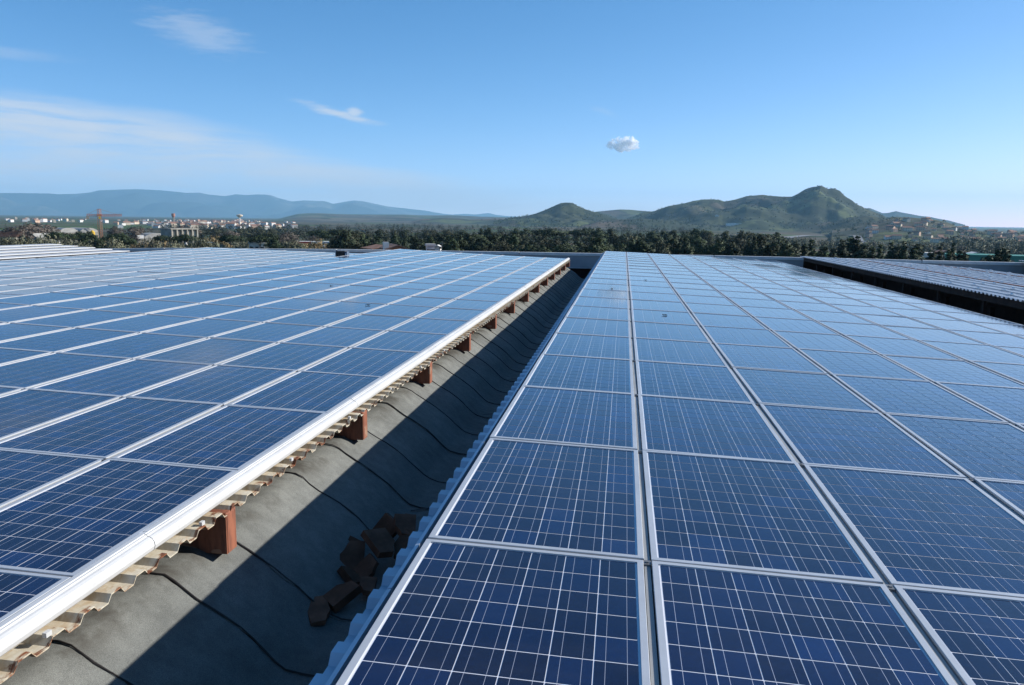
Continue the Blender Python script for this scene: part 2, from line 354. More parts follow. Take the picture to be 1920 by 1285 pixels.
# third and fourth roofs on the right: no panels yet, only mounting rails with bright clips
def bare_roof(label, y0, y1):
    g = tag(empty('bare_roof', (0, 0, 0)), label, 'roof', 'corrugated roofs without panels')
    xs = [XT, XT + 1.5, XT + 3, XT + 4.5, XT + 6, XT + 7.8]
    deck(g, xs, prof_t, 0.036, y0, y1, M_GALV_OLD)
    MB().box(XT + 0.05, XT + 0.17, y0, y1, ZT - 0.20, ZT - 0.05).build('edge_beam', M_DARKWOOD, g)
    MB().box(XT + 1.30, XT + 1.38, y0, y1, -1.6, ZT - 0.10).build('shade_backing', M_DARKWOOD, g)  # dark sheet added to give the near-black shade under the roof
    p1 = MB().box(XT + 0.09, XT + 0.15, -0.05, 0.05, -1.3, ZT - 0.2).mesh('post', M_DARKWOOD); p2 = MB().box(XT + 0.62, XT + 0.72, -0.07, 0.07, -1.4, ZT - 0.42).mesh('post', M_DARKWOOD)
    MB().box(XT + 0.05, XT + 7.8, y1 - 0.06, y1, -1.6, ZT - 0.62).box(XT + 0.05, XT + 1.3, y1 - 0.06, y1, -1.6, ZT - 0.21).build('end_boards', M_DARKWOOD, g)
    yk = y0 + 0.8
    while yk < y1:
        link('post', p1, g).location = (0, yk, 0); link('post', p2, g).location = (0, yk + 0.9, 0); yk += 2.7
    clip = MB().box(-0.035, 0.035, -0.10, 0.10, 0, 0.018).add([(-.02, -.05, .018), (.02, -.05, .018), (.02, .05, .018), (-.02, .05, .018), (0, -.05, .034), (0, .05, .034)], [(0, 4, 5, 3), (1, 2, 5, 4), (0, 1, 4), (2, 3, 5)]).mesh('clip', M_CLIP)
    for i in range(15):
        x = XT + 0.32 + i * 0.5; z = prof_t(x) + 0.0005
        yb = y1 - 0.1 - random.choice((0, 0.0, 0.6, 1.2))
        r = MB().box(x - 0.022, x + 0.022, y0, yb, z, z + 0.020).build('mounting_rail', M_GALV_OLD if i % 7 != 4 else M_RAFTER, g)
        yk = y0 + random.uniform(0, 1.6)
        while yk < yb:
            link('clip', clip, r).location = (x, yk, z + 0.020); yk += PITCHY
    return g
roof_t = bare_roof('corrugated grey roof right of the panel roof with mounting rails, clips and dark open side', 8.0, 38.2)
roof_4 = copy_tree(roof_t); roof_4.location = (9.65, 0.6, -0.03)
roof_4['label'] = 'last corrugated roof at the right border, only its dark end by the far parapet showing'

# the long barrel vault in felt sheets between the two panel roofs
vault = [(-2.6, -0.71), (-1.95, -0.695), (-1.85, -0.692), (-1.775, -0.702), (-1.715, -0.733), (-1.655, -0.778), (-1.57, -0.83), (-1.48, -0.880), (-1.40, -0.93), (-1.31, -0.995), (-1.24, -1.055), (-1.17, -1.125),
         (-1.10, -1.185), (-1.04, -1.225), (-0.945, -1.252), (-0.80, -1.262), (-0.5, -1.262), (-0.2, -1.25), (0.1, -1.2), (0.5, -1.08), (0.95, -1.0)]
barrel = tag(empty('barrel_roof', (0, 0, 0)), 'grey mineral felt barrel roof sinking into the shaded valley between the panel roofs', 'roof')
def felt_mesh(seed):
    rr = random.Random(seed); m = MB(); n = len(vault); rows = [0.0, 0.16, 0.33, 0.5, 0.662]
    vs = []
    for j, yy in enumerate(rows):
        for i, (x, z) in enumerate(vault):
            edge = j in (0, 4)
            wob = 0.010 * math.sin(i * 1.15 + seed) + rr.uniform(-.006, .006) if edge else 0
            lift = 0.006 * (1 - j / 4.0)
            vs.append((x + 0.3 * lift, yy + wob, z + lift))
    fs = [(j * n + i, j * n + i + 1, (j + 1) * n + i + 1, (j + 1) * n + i) for j in range(4) for i in range(n - 1)]
    b = len(vs); vs += vs[:n] + [(x, yy, z - 0.012) for x, yy, z in vs[:n]]; fs += [(b + i, b + n + i, b + n + i + 1, b + i + 1) for i in range(n - 1)]
    m.add(vs, fs); return m.mesh('felt_sheet', M_FELT, True)
def seam_mesh(seed):
    rr = random.Random(seed + 50); n = len(vault); vs = []
    wd = [rr.uniform(0.0015, 0.0055) for _ in vault]
    for i, (x, z) in enumerate(vault):
        wob = 0.010 * math.sin(i * 1.15 + seed) + rr.uniform(-.006, .006)
        vs += [(x, wob - wd[i] * 1.3, z + 0.003), (x + 0.003, wob - 0.002, z + 0.012), (x + .003, wob + wd[i], z + 0.010)]
    fs = [(3 * i + k, 3 * i + 3 + k, 3 * i + 4 + k, 3 * i + 1 + k) for i in range(n - 1) for k in range(2)]
    return MB().add(vs, fs).mesh('seam', M_SEAM, True)
fms = [(felt_mesh(s), seam_mesh(s)) for s in range(5)]
seam_y = [0.75, 1.6, 2.45, 3.34, 4.14, 4.81, 6.07, 6.93, 7.68, 8.67, 9.52, 10.38, 11.22, 12.04, 12.9, 13.78]
while seam_y[-1] < 36.6: seam_y.append(seam_y[-1] + random.uniform(0.7, 1.05))
for k, yk in enumerate(seam_y[:-1]):
    fm, sm = fms[(k * 3 + 1) % 5]; ln = seam_y[k + 1] - yk
    f_ = link('felt_sheet', fm, barrel); f_.location = (random.uniform(-.004, .004), yk, random.uniform(-.003, .003)); f_.scale = (1, ln / 0.655, 1)
    link('seam', sm, barrel).location = f_.location + Vector((0, 0, 0.001))
for k in range(7):                                                        # short lengthwise laps low in the valley
    yk = 3.1 + k * 3.3 + (k % 3) * .4
    vs = []; 
    for i in range(6): vs += [(-1.00 + 0.055 * i, yk + 0.05 * i - 0.012, -1.234 - 0.004 * i), (-1.00 + 0.055 * i, yk + 0.05 * i + 0.012, -1.232 - 0.004 * i)]
    MB().add(vs, [(2 * i, 2 * i + 2, 2 * i + 3, 2 * i + 1) for i in range(5)]).build('patch_seam', M_SEAM, barrel)

# far parapet with coping
par = tag(empty('parapet_wall', (0, 39.3, 0)), 'long grey parapet wall with pale metal coping closing the far end of the roofs', 'wall')
def ptop(x): return -0.165 - 0.000012 * abs(x + 1) ** 3 if x < -1 else -0.165 - 0.006 * max(0, x - 6)
x = -41.4
for k in range(8):
    x1 = x + 9.3; m = MB(); za, zb = ptop(x), ptop(x1)
    def slab(mb, ya, yb, dz0, dz1, xa, xb, zlow=None):
        vs = [(xa, ya, (zlow if zlow is not None else za + dz0)), (xb, ya, (zlow if zlow is not None else zb + dz0)), (xb, yb, (zlow if zlow is not None else zb + dz0)), (xa, yb, (zlow if zlow is not None else za + dz0)),
              (xa, ya, za + dz1), (xb, ya, zb + dz1), (xb, yb, zb + dz1), (xa, yb, za + dz1)]
        return mb.add(vs, [(3, 2, 1, 0), (4, 5, 6, 7), (0, 1, 5, 4), (1, 2, 6, 5), (2, 3, 7, 6), (3, 0, 4, 7)])
    slab(MB(), 0, 0.25, 0, -0.035, x, x1, -0.86).build('wall_panel', M_WALL, par)
    slab(slab(MB(), -0.04, 0.29, -0.033, 0.0, x + 0.02, x1 - 0.02), -0.045, -0.012, -0.13, -0.034, x + 0.02, x1 - 0.02).build('coping', M_COPING, par)
    slab(MB(), -0.025, 0.02, -0.05, -0.002, x1 - 0.03, x1 + 0.03).build('joint_strap', M_STEELDARK, par)
    MB().box(x, x1, -0.10, 0.2, -0.90, -0.862).build('ledge', M_LEDGE, par)
    MB().box(x, x1, 0.12, 0.3, -3.0, -0.905).build('lower_wall', M_DARKWOOD, par)  # dark colour put in for the shadow below the ledge
    x = x1
body = tag(empty('factory_building', (0, 0, 0)), 'long factory building that carries the panel roofs, its floor hidden below', 'building')
MB().box(-41.4, 33.0, -10, 39.28, -14.0, -3.0).build('wall', M_WALL, body)
MB().box(-41.3, 32.9, -9.9, 39.25, -2.995, -1.42).build('roof', M_DARKWOOD, body)

# ------------------------------------------------------------------ solar panels
CP_X, CP_Y = (PW - 0.066) / 6, 0.1600
CW, CL = CP_X - 0.0044, CP_Y - 0.0064
def frame_mesh():
    m = MB(); a, b, r_, h = PW / 2, PL / 2, 0.026, 0.04
    o = [(-a, -b), (a, -b), (a, b), (-a, b)]; i = [(-a + r_, -b + r_), (a - r_, -b + r_), (a - r_, b - r_), (-a + r_, b - r_)]
    c = 0.0016
    vs = [(x, y_, 0) for x, y_ in o] + [(x, y_, h - c) for x, y_ in o] + [(x * (1 - c / a), y_ * (1 - c / b), h) for x, y_ in o] + [(x, y_, h) for x, y_ in i] + [(x, y_, 0.0320) for x, y_ in i]
    fs = []
    for L in range(4): fs += [(L * 4 + k, L * 4 + (k + 1) % 4, L * 4 + 4 + (k + 1) % 4, L * 4 + 4 + k) for k in range(4)]
    return m.add(vs, fs).mesh('frame', M_ALU)
def sheet_mesh():
    a, b = PW / 2 - 0.025, PL / 2 - 0.025
    return MB().add([(-a, -b, .0338), (a, -b, .0338), (a, b, .0338), (-a, b, .0338)], [(0, 1, 2, 3)]).mesh('backsheet', M_SHEET)
def cell_geo(cx, cy, z0, z1):
    a, b = CW / 2, CL / 2
    return [(cx + x, cy + y_, z1) for x, y_ in ((-a, -b), (a, -b), (a, b), (-a, b))]
def set_uv(me, centers):
    uv = me.uv_layers.new(name='UVMap').data
    vs = me.vertices
    for pi, p in enumerate(me.polygons):
        cx, cy = centers[pi]
        for li in p.loop_indices:
            co = vs[me.loops[li].vertex_index].co; uv[li].uv = ((co.x - cx) / CW + 0.5, (co.y - cy) / CL + 0.5)
CENT = [((i - 2.5) * CP_X, (j - 4.5) * CP_Y) for j in range(10) for i in range(6)]
ZC0 = 0.0350
def one_cell():
    top = cell_geo(0, 0, 0, 0.0); bot = [(x, y_, -0.0010) for x, y_, _ in top]
    me = MB().add(top + bot, [(0, 1, 2, 3)] + [(k, k + 4, (k + 1) % 4 + 4, (k + 1) % 4) for k in range(4)]).mesh('cell', M_CELL)
    set_uv(me, [(0, 0)] * 5); return me
def all_cells():
    m = MB()
    for cx, cy in CENT: m.add(cell_geo(cx, cy, 0, ZC0), [(0, 1, 2, 3)])
    me = m.mesh('cell_sheet', M_CELL); set_uv(me, CENT); return me
ME_FRAME, ME_SHEET, ME_CELL, ME_CELLS = frame_mesh(), sheet_mesh(), one_cell(), all_cells()
ME_CLAMP = MB().box(-0.016, 0.016, -0.022, 0.022, -0.004, 0.0425).box(-0.006, 0.006, -0.006, 0.006, 0.0425, 0.047).mesh('clamp', M_CLAMP)
ORD = 'first second third fourth fifth sixth seventh eighth ninth tenth eleventh twelfth thirteenth fourteenth fifteenth sixteenth seventeenth eighteenth nineteenth twentieth'.split()
ORD += ['twenty-' + q for q in ORD[:9]] + ['thirtieth']; ORD[19] = 'twentieth'; ORD += ['thirty-' + q for q in ORD[:9]] + ['fortieth'] + ['forty-' + q for q in ORD[:9]] + ['fiftieth'] + ['fifty-' + q for q in ORD[:9]] + ['sixtieth']
def ordn(i): return ORD[i] if i < len(ORD) else str(i + 1) + 'th'

panels = []
def plan(roof, zf, xc, col, rows):
    for k in rows:
        y_ = Y0 + PITCHY * (k + 0.5); tilt = math.atan2(zf(xc + .3) - zf(xc - .3), .6)
        panels.append(dict(roof=roof, col=col, k=k, x=xc, y=y_, z=zf(xc) - 0.04, tilt=tilt))
for c in range(NCOL):
    plan('r', prof_right, (c + 0.5) * PITCHX, c, range(-1, 21))
    plan('a', prof_a, XA - (c + 0.5) * PITCHX, c, range(-1, 20))
    plan('b', prof_b, XB - (c + 0.5) * PITCHX, c, range(3, 20))
for p in panels:
    q = [project((p['x'] + sx * PW / 2, p['y'] + sy * PL / 2, p['z'] + .04)) for sx in (-1, 1) for sy in (-1, 1)]
    p['area'] = 0.0; p['rowpx'] = 0.0
    if p['y'] - PL / 2 < 0.3 or None in q: continue
    us, vs = [a[0] for a in q], [a[1] for a in q]
    if max(us) < 0 or min(us) > 1920 or min(vs) > 1285: continue
    poly = [q[0], q[1], q[3], q[2]]
    clip = [(min(max(a[0], 0), 1920), min(max(a[1], 0), 1285)) for a in poly]
    p['area'] = abs(sum(clip[i][0] * clip[(i + 1) % 4][1] - clip[(i + 1) % 4][0] * clip[i][1] for i in range(4))) / 2
    p['rowpx'] = (abs(q[0][1] - q[2][1]) + abs(q[1][1] - q[3][1])) / 20.0
order = sorted(panels, key=lambda p: -p['area'])
keep = set(id(p) for p in order[:292] if p['area'] > 4)
cnt = {}
rest = []
for p in sorted(panels, key=lambda p: p['k']):
    jt = (random.gauss(0, 0.0016), p['tilt'] * -1 + random.gauss(0, 0.0022), random.gauss(0, 0.0006))
    loc = (p['x'] + random.gauss(0, .0012), p['y'] + random.gauss(0, .0012), p['z'] + random.gauss(0, .0012))
    if id(p) not in keep: rest.append((loc, jt)); continue
    e = empty('solar_panel', loc); e.rotation_euler = jt
    key = (p['roof'], p['col']); i = cnt.get(key, 0); cnt[key] = i + 1
    where = {'r': 'right of the open valley', 'a': 'left of the white eave trim', 'b': 'beyond the first roof crest'}[p['roof']]
    tag(e, 'blue panel in %s column %s, %s from the near end' % (ordn(p['col']), where, ordn(i)), 'solar panel', 'solar panels laid in columns on the roofs')
    link('frame', ME_FRAME, e); link('backsheet', ME_SHEET, e)
    if p['rowpx'] >= 9.0 and p['area'] > 3000:
        for cx, cy in CENT: link('cell', ME_CELL, e).location = (cx, cy, ZC0)
    else:
        tag(link('cell_sheet', ME_CELLS, e), kind='stuff')
    if p['col'] < NCOL - 1 and p['y'] < 25:
        link('clamp', ME_CLAMP, e).location = ((PITCHX / 2 if p['roof'] == 'r' else -PITCHX / 2), PL / 2 + 0.007 - 0.02, -0.006)
V, F, MI, UV = [], [], [], []
for loc, jt in rest:
    Mx = Matrix.Translation(loc) @ Matrix.Rotation(jt[1], 4, 'Y') @ Matrix.Rotation(jt[0], 4, 'X')
    for mi, me in enumerate((ME_FRAME, ME_SHEET, ME_CELLS)):
        b = len(V); V += [tuple(Mx @ v.co) for v in me.vertices]
        uvl = me.uv_layers[0].data if me.uv_layers else None
        for pl in me.polygons:
            F.append([b + i for i in pl.vertices]); MI.append(mi); UV += [tuple(uvl[li].uv) if uvl else (0.5, 0.5) for li in pl.loop_indices]
me = bpy.data.meshes.new('solar_panel_field'); me.from_pydata(V, [], F)
for m_ in (M_ALU, M_SHEET, M_CELL): me.materials.append(m_)
me.polygons.foreach_set('material_index', MI); me.uv_layers.new(name='UVMap').data.foreach_set('uv', np.array(UV, dtype=np.float32).ravel()); me.update()
tag(link('solar_panel_field', me), 'far rows of small blue solar panels on the roofs, each with a pale frame', 'solar panels', kind='stuff')

# roof C: white strips stepping up to the left, standing in for sunlit panel frame sides
strip_where = ['lowest, longest towards the parapet', 'second from the panels', 'middle one of five', 'fourth from the panels', 'topmost against the trees']
for i in range(5):
    xr = -21.25 - i * 0.98 * 0.93; z = -0.205 + 0.055 * i; ye = 33.9 + 0.1 * i
    m = MB().extrude_y([(xr, z - 0.036), (xr + 0.012, z - 0.02), (xr, z), (xr - 0.035, z + 0.004), (xr - 0.62, z + 0.016), (xr - 0.62, z - 0.036)], 14, ye, 0, True, True)
    o = m.build('lit_frame_strip', M_TRIM)
    tag(o, 'white strip standing for sunlit panel frames at far left, ' + strip_where[i], 'roof strip', 'white strips standing for lit panel frames at the far left')
roof_c = tag(empty('panel_roof', (0, 0, 0)), 'third roof deck at far left under the stepped white strips', 'roof')
MB().add([(-29, 12, -.03), (-20.9, 12, -.30), (-20.9, 33.7, -.30), (-29, 33.7, -.03), (-29, 12, -.9), (-20.9, 12, -.9), (-20.9, 33.7, -.9), (-29, 33.7, -.9)], [(0, 1, 2, 3), (0, 4, 5, 1), (1, 5, 6, 2), (2, 6, 7, 3), (3, 7, 4, 0)]).build('deck', M_WALL, roof_c)

# black box at the crest of the left roof
bx = tag(empty('equipment_box', (-9.86, 29.9, -0.12)), 'small black equipment box with white side post standing at the crest of the left roof', 'box')
MB().box(-0.24, 0.22, -0.2, 0.2, 0.05, 0.30).build('housing', M_STEELDARK, bx)
MB().box(-0.26, 0.24, -0.22, 0.22, 0.30, 0.315).build('lid', simple('box_lid', (0.2, 0.2, 0.21), 0.5), bx)
MB().box(-0.30, -0.262, -0.21, 0.21, -0.1, 0.31).build('side_post', M_TRIM, bx)
MB().box(0.222, 0.34, -0.18, 0.2, 0.02, 0.28).build('junction_cabinet', simple('box_grey', (0.10, 0.14, 0.2), 0.5), bx)
MB().box(0.25, 0.31, -0.186, -0.181, 0.13, 0.19).build('lamp', M_CLIP, bx)
MB().bar((-0.1, 0, 0.31), (-0.1, 0, 0.52), 0.012, 0.009, 6).build('antenna', M_STEELDARK, bx)

bx.scale = (.72, .72, .8)

# broken tiles dumped in the valley
desc = ['large broken terracotta slab leaning on the pile in the valley', 'upright tile shard behind the pile in the shaded valley', 'flat brick red tile on top of the pile under the panel edge',
        'wide tile lying across the middle of the pile', 'thin pale edged tile fragment at the left of the pile', 'small wedge of tile at the foot of the pile', 'tile fragment half under the corrugated edge by the pile',
        'dark square tile fragment low in the pile', 'broken tile lying alone below the pile nearer the camera', 'second loose tile just behind the nearest one', 'thick tile stub between the pile and the loose tiles', 'narrow tile sliver at the far side of the pile']
spots = [(-0.93, 4.22, .06, .17, .24, 0.9, .5), (-0.80, 4.75, .09, .16, .20, 1.3, -.5), (-0.62, 4.62, .17, .15, .22, .35, .3), (-0.72, 4.32, .15, .17, .22, .5, .9), (-0.98, 4.40, .05, .11, .16, 1.1, .1), (-0.86, 3.98, .03, .08, .13, .7, 1.2),
         (-0.55, 4.42, .10, .16, .22, .5, -.3), (-0.74, 4.08, .06, .14, .15, .9, -.8), (-0.88, 3.46, .03, .14, .22, .25, .6), (-0.78, 3.66, .05, .12, .18, .5, -.6), (-0.68, 3.86, .03, .10, .12, .3, .2), (-0.68, 4.90, .05, .07, .22, 1.0, .9)]
for i, (x, y, z, a, b, tx, rz) in enumerate(spots):
    rr = random.Random(i); pts = []
    a *= .62; b *= .66
    cut = rr.randrange(4)
    for k, (sx, sy) in enumerate(((-1, -1), (1, -1), (1, 1), (-1, 1))):             # a rectangular tile with one corner or end broken away
        px, py = a * sx * rr.uniform(.85, 1.05), b * sy * rr.uniform(.85, 1.05)
        if k == cut: pts += [(px * .25, py * .95), (px * .55, py * .5), (px * .95, py * .15)] if k % 2 else [(px * .95, py * .2), (px * .5, py * .6), (px * .3, py * .95)]
        else: pts.append((px, py))
    th = rr.uniform(.03, .07); n = len(pts)
    o = MB().add([(px, py, 0.25 * px * px) for px, py in pts] + [(px * .97, py * .97, th + 0.25 * px * px) for px, py in pts], [tuple(range(n - 1, -1, -1)), tuple(range(n, 2 * n))] + [(k, (k + 1) % n, n + (k + 1) % n, n + k) for k in range(n)]).build('broken_tile', M_TILE)
    o.location = (x - 0.20, y + 1.30, -1.225 + z); o.rotation_euler = (tx * .8, tx * .35, rz); tag(o, desc[i], 'broken tile', 'broken tiles dumped in the valley')
# leaves and droppings that lie on the glass
leafspots = [(0.62, 17.0, 'pair of dead leaves on the first column right of the valley'), (1.4, 20.1, 'dead leaf near the middle of the second column, far up'),
             (1.5, 12.6, 'dead leaf on a row joint of the second column right of the valley'), (-6.3, 7.55, 'dark twig clump on a frame line of the left roof near the left border'), (-3.9, 14.6, 'dead leaf on the second column of the left roof'),
             (-5.8, 17.8, 'dark leaf on the left roof beside a frame line')]
for i, (x, y, lab) in enumerate(leafspots):
    rr = random.Random(90 + i); zf = prof_right if x > 0 else prof_a; m = MB()
    for k in range(4):
        a = rr.uniform(0, 6.3); L = rr.uniform(.018, .035); ox, oy = rr.uniform(-.03, .03), rr.uniform(-.03, .03)
        vs = [(ox + L * q * math.cos(a) - s * .010 * math.sin(a), oy + L * q * math.sin(a) + s * .010 * math.cos(a), .004 + .012 * abs(s) + .01 * q) for q, s in ((-1, 0), (0, 1), (1, 0), (0, -1), (0, 0))]
        m.add(vs, [(0, 4, 1), (4, 2, 1), (0, 3, 4), (4, 3, 2)])
    o = m.build('dead_leaf', M_LEAF_DEAD); o.location = (x, y, zf(x)); tag(o, lab, 'leaf', 'dead leaves lying on the panels')

# ================================================================== the land beyond the roofs
def ground_z(x, y):
    """height of the plain; it drops towards the right of the picture"""
    x = np.asarray(x, float); y = np.asarray(y, float)
    r_ = np.hypot(x - CAM_X, y); b = np.degrees(np.arctan2(x - CAM_X, y))
    drop = smooth(150, 800, r_) * (8.0 + 5.0 * smooth(5, 17, b) * (1 - smooth(60, 120, b)))
    return -9.0 - drop + 0.25 * np.sin(x * 0.013) * np.cos(y * 0.011)
def gz(x, y): return float(ground_z(x, y))

def land_material(name, cols, scale, patch, rough_mix=0.5):
    """fields: cells of different crops with grain, the mountain set also imitating relief shading"""
    m, t, b = new_mat(name); co = t.n('ShaderNodeNewGeometry').outputs['Position']
    wob = t.n('ShaderNodeVectorMath', {0: co, 1: t.n('ShaderNodeVectorMath', {0: t.n('ShaderNodeTexNoise', {'Vector': co, 'Scale': patch * 1.7, 'Detail': 3.0}).outputs['Color'], 'Scale': 0.35 / patch}, operation='SCALE').outputs[0]}, operation='ADD').outputs[0]
    vor = t.n('ShaderNodeTexVoronoi', {'Vector': wob, 'Scale': patch}); k = t.n('ShaderNodeSeparateColor', {0: vor.outputs['Color']}).outputs[0]
    cr = t.n('ShaderNodeValToRGB', {0: k}); cr.color_ramp.interpolation = 'CONSTANT'
    els = cr.color_ramp.elements
    while len(els) < len(cols): els.new(0.5)
    for i, c in enumerate(cols): els[i].position = i / len(cols); els[i].color = tuple(c) + (1,)
    n1 = t.noise(co, scale, 6, 0.65); n2 = t.noise(co, scale * 7, 4, 0.6)
    sc = t.n('ShaderNodeVectorMath', {0: cr.outputs[0], 'Scale': t.m('MULTIPLY', t.ramp(n1, 0.3, 0.7, 0.7, 1.25), t.ramp(n2, 0.3, 0.7, 0.8, 1.2))}, operation='SCALE').outputs[0]
    scrub = t.ramp(n1, 0.44, 0.58, 0.0, rough_mix)
    ed = t.n('ShaderNodeTexVoronoi', {'Vector': wob, 'Scale': patch}, feature='DISTANCE_TO_EDGE').outputs['Distance']
    scrub = t.m('MAXIMUM', scrub, t.m('MULTIPLY', t.ramp(t.m('ADD', ed, t.m('MULTIPLY', t.m('SUBTRACT', n2, 0.5), 0.12)), 0.075, 0.03), 0.8))      # hedges between the plots
    put(t, b, 'Base Color', t.mix(scrub, sc, (0.020, 0.027, 0.014))); put(t, b, 'Roughness', 0.95); put(t, b, 'Specular IOR Level', 0.1); return m
M_GROUND = land_material('plain_fields', [(0.070, 0.085, 0.030), (0.125, 0.100, 0.062), (0.060, 0.065, 0.030), (0.16, 0.135, 0.085), (0.085, 0.13, 0.035), (0.10, 0.085, 0.055)], 0.02, 0.006)
M_HILL = land_material('hill_pasture', [(0.066, 0.075, 0.034), (0.125, 0.110, 0.068), (0.048, 0.054, 0.027), (0.105, 0.122, 0.048), (0.080, 0.068, 0.048), (0.078, 0.082, 0.040)], 0.012, 0.0060, 0.85)
M_LOWHILL = land_material('low_hill_fields', [(0.14, 0.105, 0.070), (0.085, 0.125, 0.038), (0.085, 0.066, 0.046), (0.17, 0.145, 0.095), (0.05, 0.06, 0.03), (0.11, 0.13, 0.05)], 0.008, 0.0034, 0.45)
M_MOUNT = land_material('mountain_scrub_shading', [(0.030, 0.036, 0.030), (0.115, 0.110, 0.090), (0.026, 0.032, 0.026), (0.07, 0.07, 0.06)], 0.0012, 0.0009, 0.8)  # pale rock and dark scrub cells, contrast raised to imitate shaded relief

# ground: polar sheet to the horizon
nb, rad = 240, [3, 30, 60, 100, 150, 200, 260, 320, 400, 480, 560, 660, 780, 900, 1100, 1300, 1600, 2000, 2600, 3400, 4600, 6200, 8500, 11500, 15000, 20000]
V, F = [], []
for r_ in rad:
    for i in range(nb):
        a = 2 * math.pi * i / nb; V.append((CAM_X + r_ * math.sin(a), r_ * math.cos(a), 0))
V = np.array(V); V[:, 2] = ground_z(V[:, 0], V[:, 1]); V[:nb, 2] = -14.2
for j in range(len(rad) - 1):
    for i in range(nb): F.append((j * nb + i, j * nb + (i + 1) % nb, (j + 1) * nb + (i + 1) % nb, (j + 1) * nb + i))
V = np.vstack([V, [[CAM_X, 0, -14.2]]])
tag(link('ground', fast_mesh('ground', V, F, M_GROUND, True)), kind='structure')

def vnoise(x, y, seed):
    """smooth value noise for terrain"""
    rs = np.random.default_rng(seed); tab = rs.random((64, 64))
    xi, yi = np.floor(x).astype(int), np.floor(y).astype(int); fx, fy = x - xi, y - yi; fx, fy = fx * fx * (3 - 2 * fx), fy * fy * (3 - 2 * fy)
    g = lambda a, b: tab[a % 64, b % 64]
    return (g(xi, yi) * (1 - fx) + g(xi + 1, yi) * fx) * (1 - fy) + (g(xi, yi + 1) * (1 - fx) + g(xi + 1, yi + 1) * fx) * fy
HILLS = []
def hill(name, sil, D, front, back, mat, seed, rough, wave, base=None, nu=150, nr=46):
    """terrain whose crest line rises to the measured heights; spurs and gullies run down its slopes"""
    us = np.linspace(sil[0][0], sil[-1][0], nu); vs_ = np.interp(us, [s[0] for s in sil], [s[1] for s in sil])
    B = np.array([bearing(u, v) for u, v in zip(us, vs_)]); H = np.array([z_at(u, v, D) for u, v in zip(us, vs_)])
    tt = np.concatenate([np.linspace(-1, 0, nr), np.linspace(0, 1, nr // 2)[1:]])
    V = np.zeros((len(tt), nu, 3))
    for j, t_ in enumerate(tt):
        rr = D + (t_ * front if t_ < 0 else t_ * back)
        x = CAM_X + np.sin(B) * rr; y = np.cos(B) * rr; g0 = ground_z(x, y) - 1.0 if base is None else np.full(nu, base)
        f = (1 - abs(t_)) if t_ < 0 else (1 - t_)
        f = f ** (1.25 if t_ < 0 else 1.0)
        h = np.maximum(H - g0, 0.0)
        n = (vnoise(x / wave, y / wave * 0.55, seed) - 0.5) + 0.5 * (vnoise(x / wave * 2.3, y / wave * 1.3, seed + 1) - 0.5) + 0.25 * (vnoise(x / wave * 5.1, y / wave * 3, seed + 2) - 0.5)
        n = n * rough * np.minimum(1.0, 4 * abs(t_)) * min(1.0, 3 * (1 - abs(t_)))
        hh = h * np.clip(f + n, 0.0, 0.985 if abs(t_) > 1e-6 else 1.0)
        V[j, :, 0], V[j, :, 1], V[j, :, 2] = x, y, g0 + hh
    F = [(j * nu + i, j * nu + i + 1, (j + 1) * nu + i + 1, (j + 1) * nu + i) for j in range(len(tt) - 1) for i in range(nu - 1)]
    o = tag(link(name, fast_mesh(name, V.reshape(-1, 3), F, mat, True)), kind='structure'); HILLS.append((o, V, B)); return V
def hill_point(V, fu, ft):
    """a point of a terrain grid at fractions of its width and depth"""
    j = ft * (V.shape[0] - 1.001); i = fu * (V.shape[1] - 1.001); a, b = int(j), int(i); p, q = j - a, i - b
    return (V[a, b] * (1 - p) + V[a + 1, b] * p) * (1 - q) + (V[a, b + 1] * (1 - p) + V[a + 1, b + 1] * p) * q

hill('mountain_range', [(-420, 380), (-250, 352), (-120, 362), (0, 362), (92, 363), (107, 364.5), (140, 363.8), (170, 361), (185, 357), (230, 355.5), (260, 355), (300, 357), (327, 359.5), (350, 362), (375, 361.5), (390, 365), (422, 368), (442, 364.5), (462, 366), (480, 365),
      (495, 365), (507, 366), (525, 372.5), (547, 378), (570, 376), (610, 377.5), (625, 382.5), (652, 377.5), (665, 376), (680, 377.5), (697, 381), (727, 387.5), (760, 391), (797, 395), (830, 401), (862, 404), (900, 410)], 18000, 3200, 1500, M_MOUNT, 3, 0.9, 1100, nu=260, nr=60)
hill('far_mountains', [(820, 412), (845, 403), (870, 401), (892, 402.5), (905, 401), (915, 399.5), (930, 403), (950, 405.5), (985, 407), (1020, 412)], 19400, 1000, 400, M_MOUNT, 5, 0.3, 1500, nu=60, nr=20)
hill('low_plateau', [(480, 413), (520, 411), (540, 406), (557, 401.5), (575, 400), (595, 400), (650, 402), (705, 402.5), (755, 402.5), (792, 404), (855, 404), (905, 406.5), (960, 407.5), (1010, 409), (1060, 414)], 6500, 3000, 1500, M_LOWHILL, 8, 0.30, 500, nu=140)
hill('near_knolls', [(770, 416), (790, 411), (830, 409), (860, 410), (880, 412), (930, 409.5), (975, 412), (1000, 417)], 3600, 500, 400, M_LOWHILL, 9, 0.3, 160, nu=70, nr=24)
V_CONE = hill('cone_hill', [(925, 416), (945, 411.5), (960, 408.5), (987, 405), (1003, 401), (1017, 396), (1037, 387.5), (1044, 384), (1052, 381), (1061, 380), (1070, 380.3), (1076, 382), (1080, 385), (1097, 392.5), (1115, 398), (1130, 402), (1145, 407), (1165, 413), (1190, 417)], 2700, 420, 380, M_HILL, 11, 0.5, 100, nu=120)
hill('middle_hill', [(1085, 414), (1115, 397.5), (1135, 395.5), (1162, 393), (1180, 393.4), (1197, 395), (1222, 397), (1250, 402), (1275, 414)], 4300, 700, 500, M_HILL, 13, 0.5, 220, nu=80, nr=30)
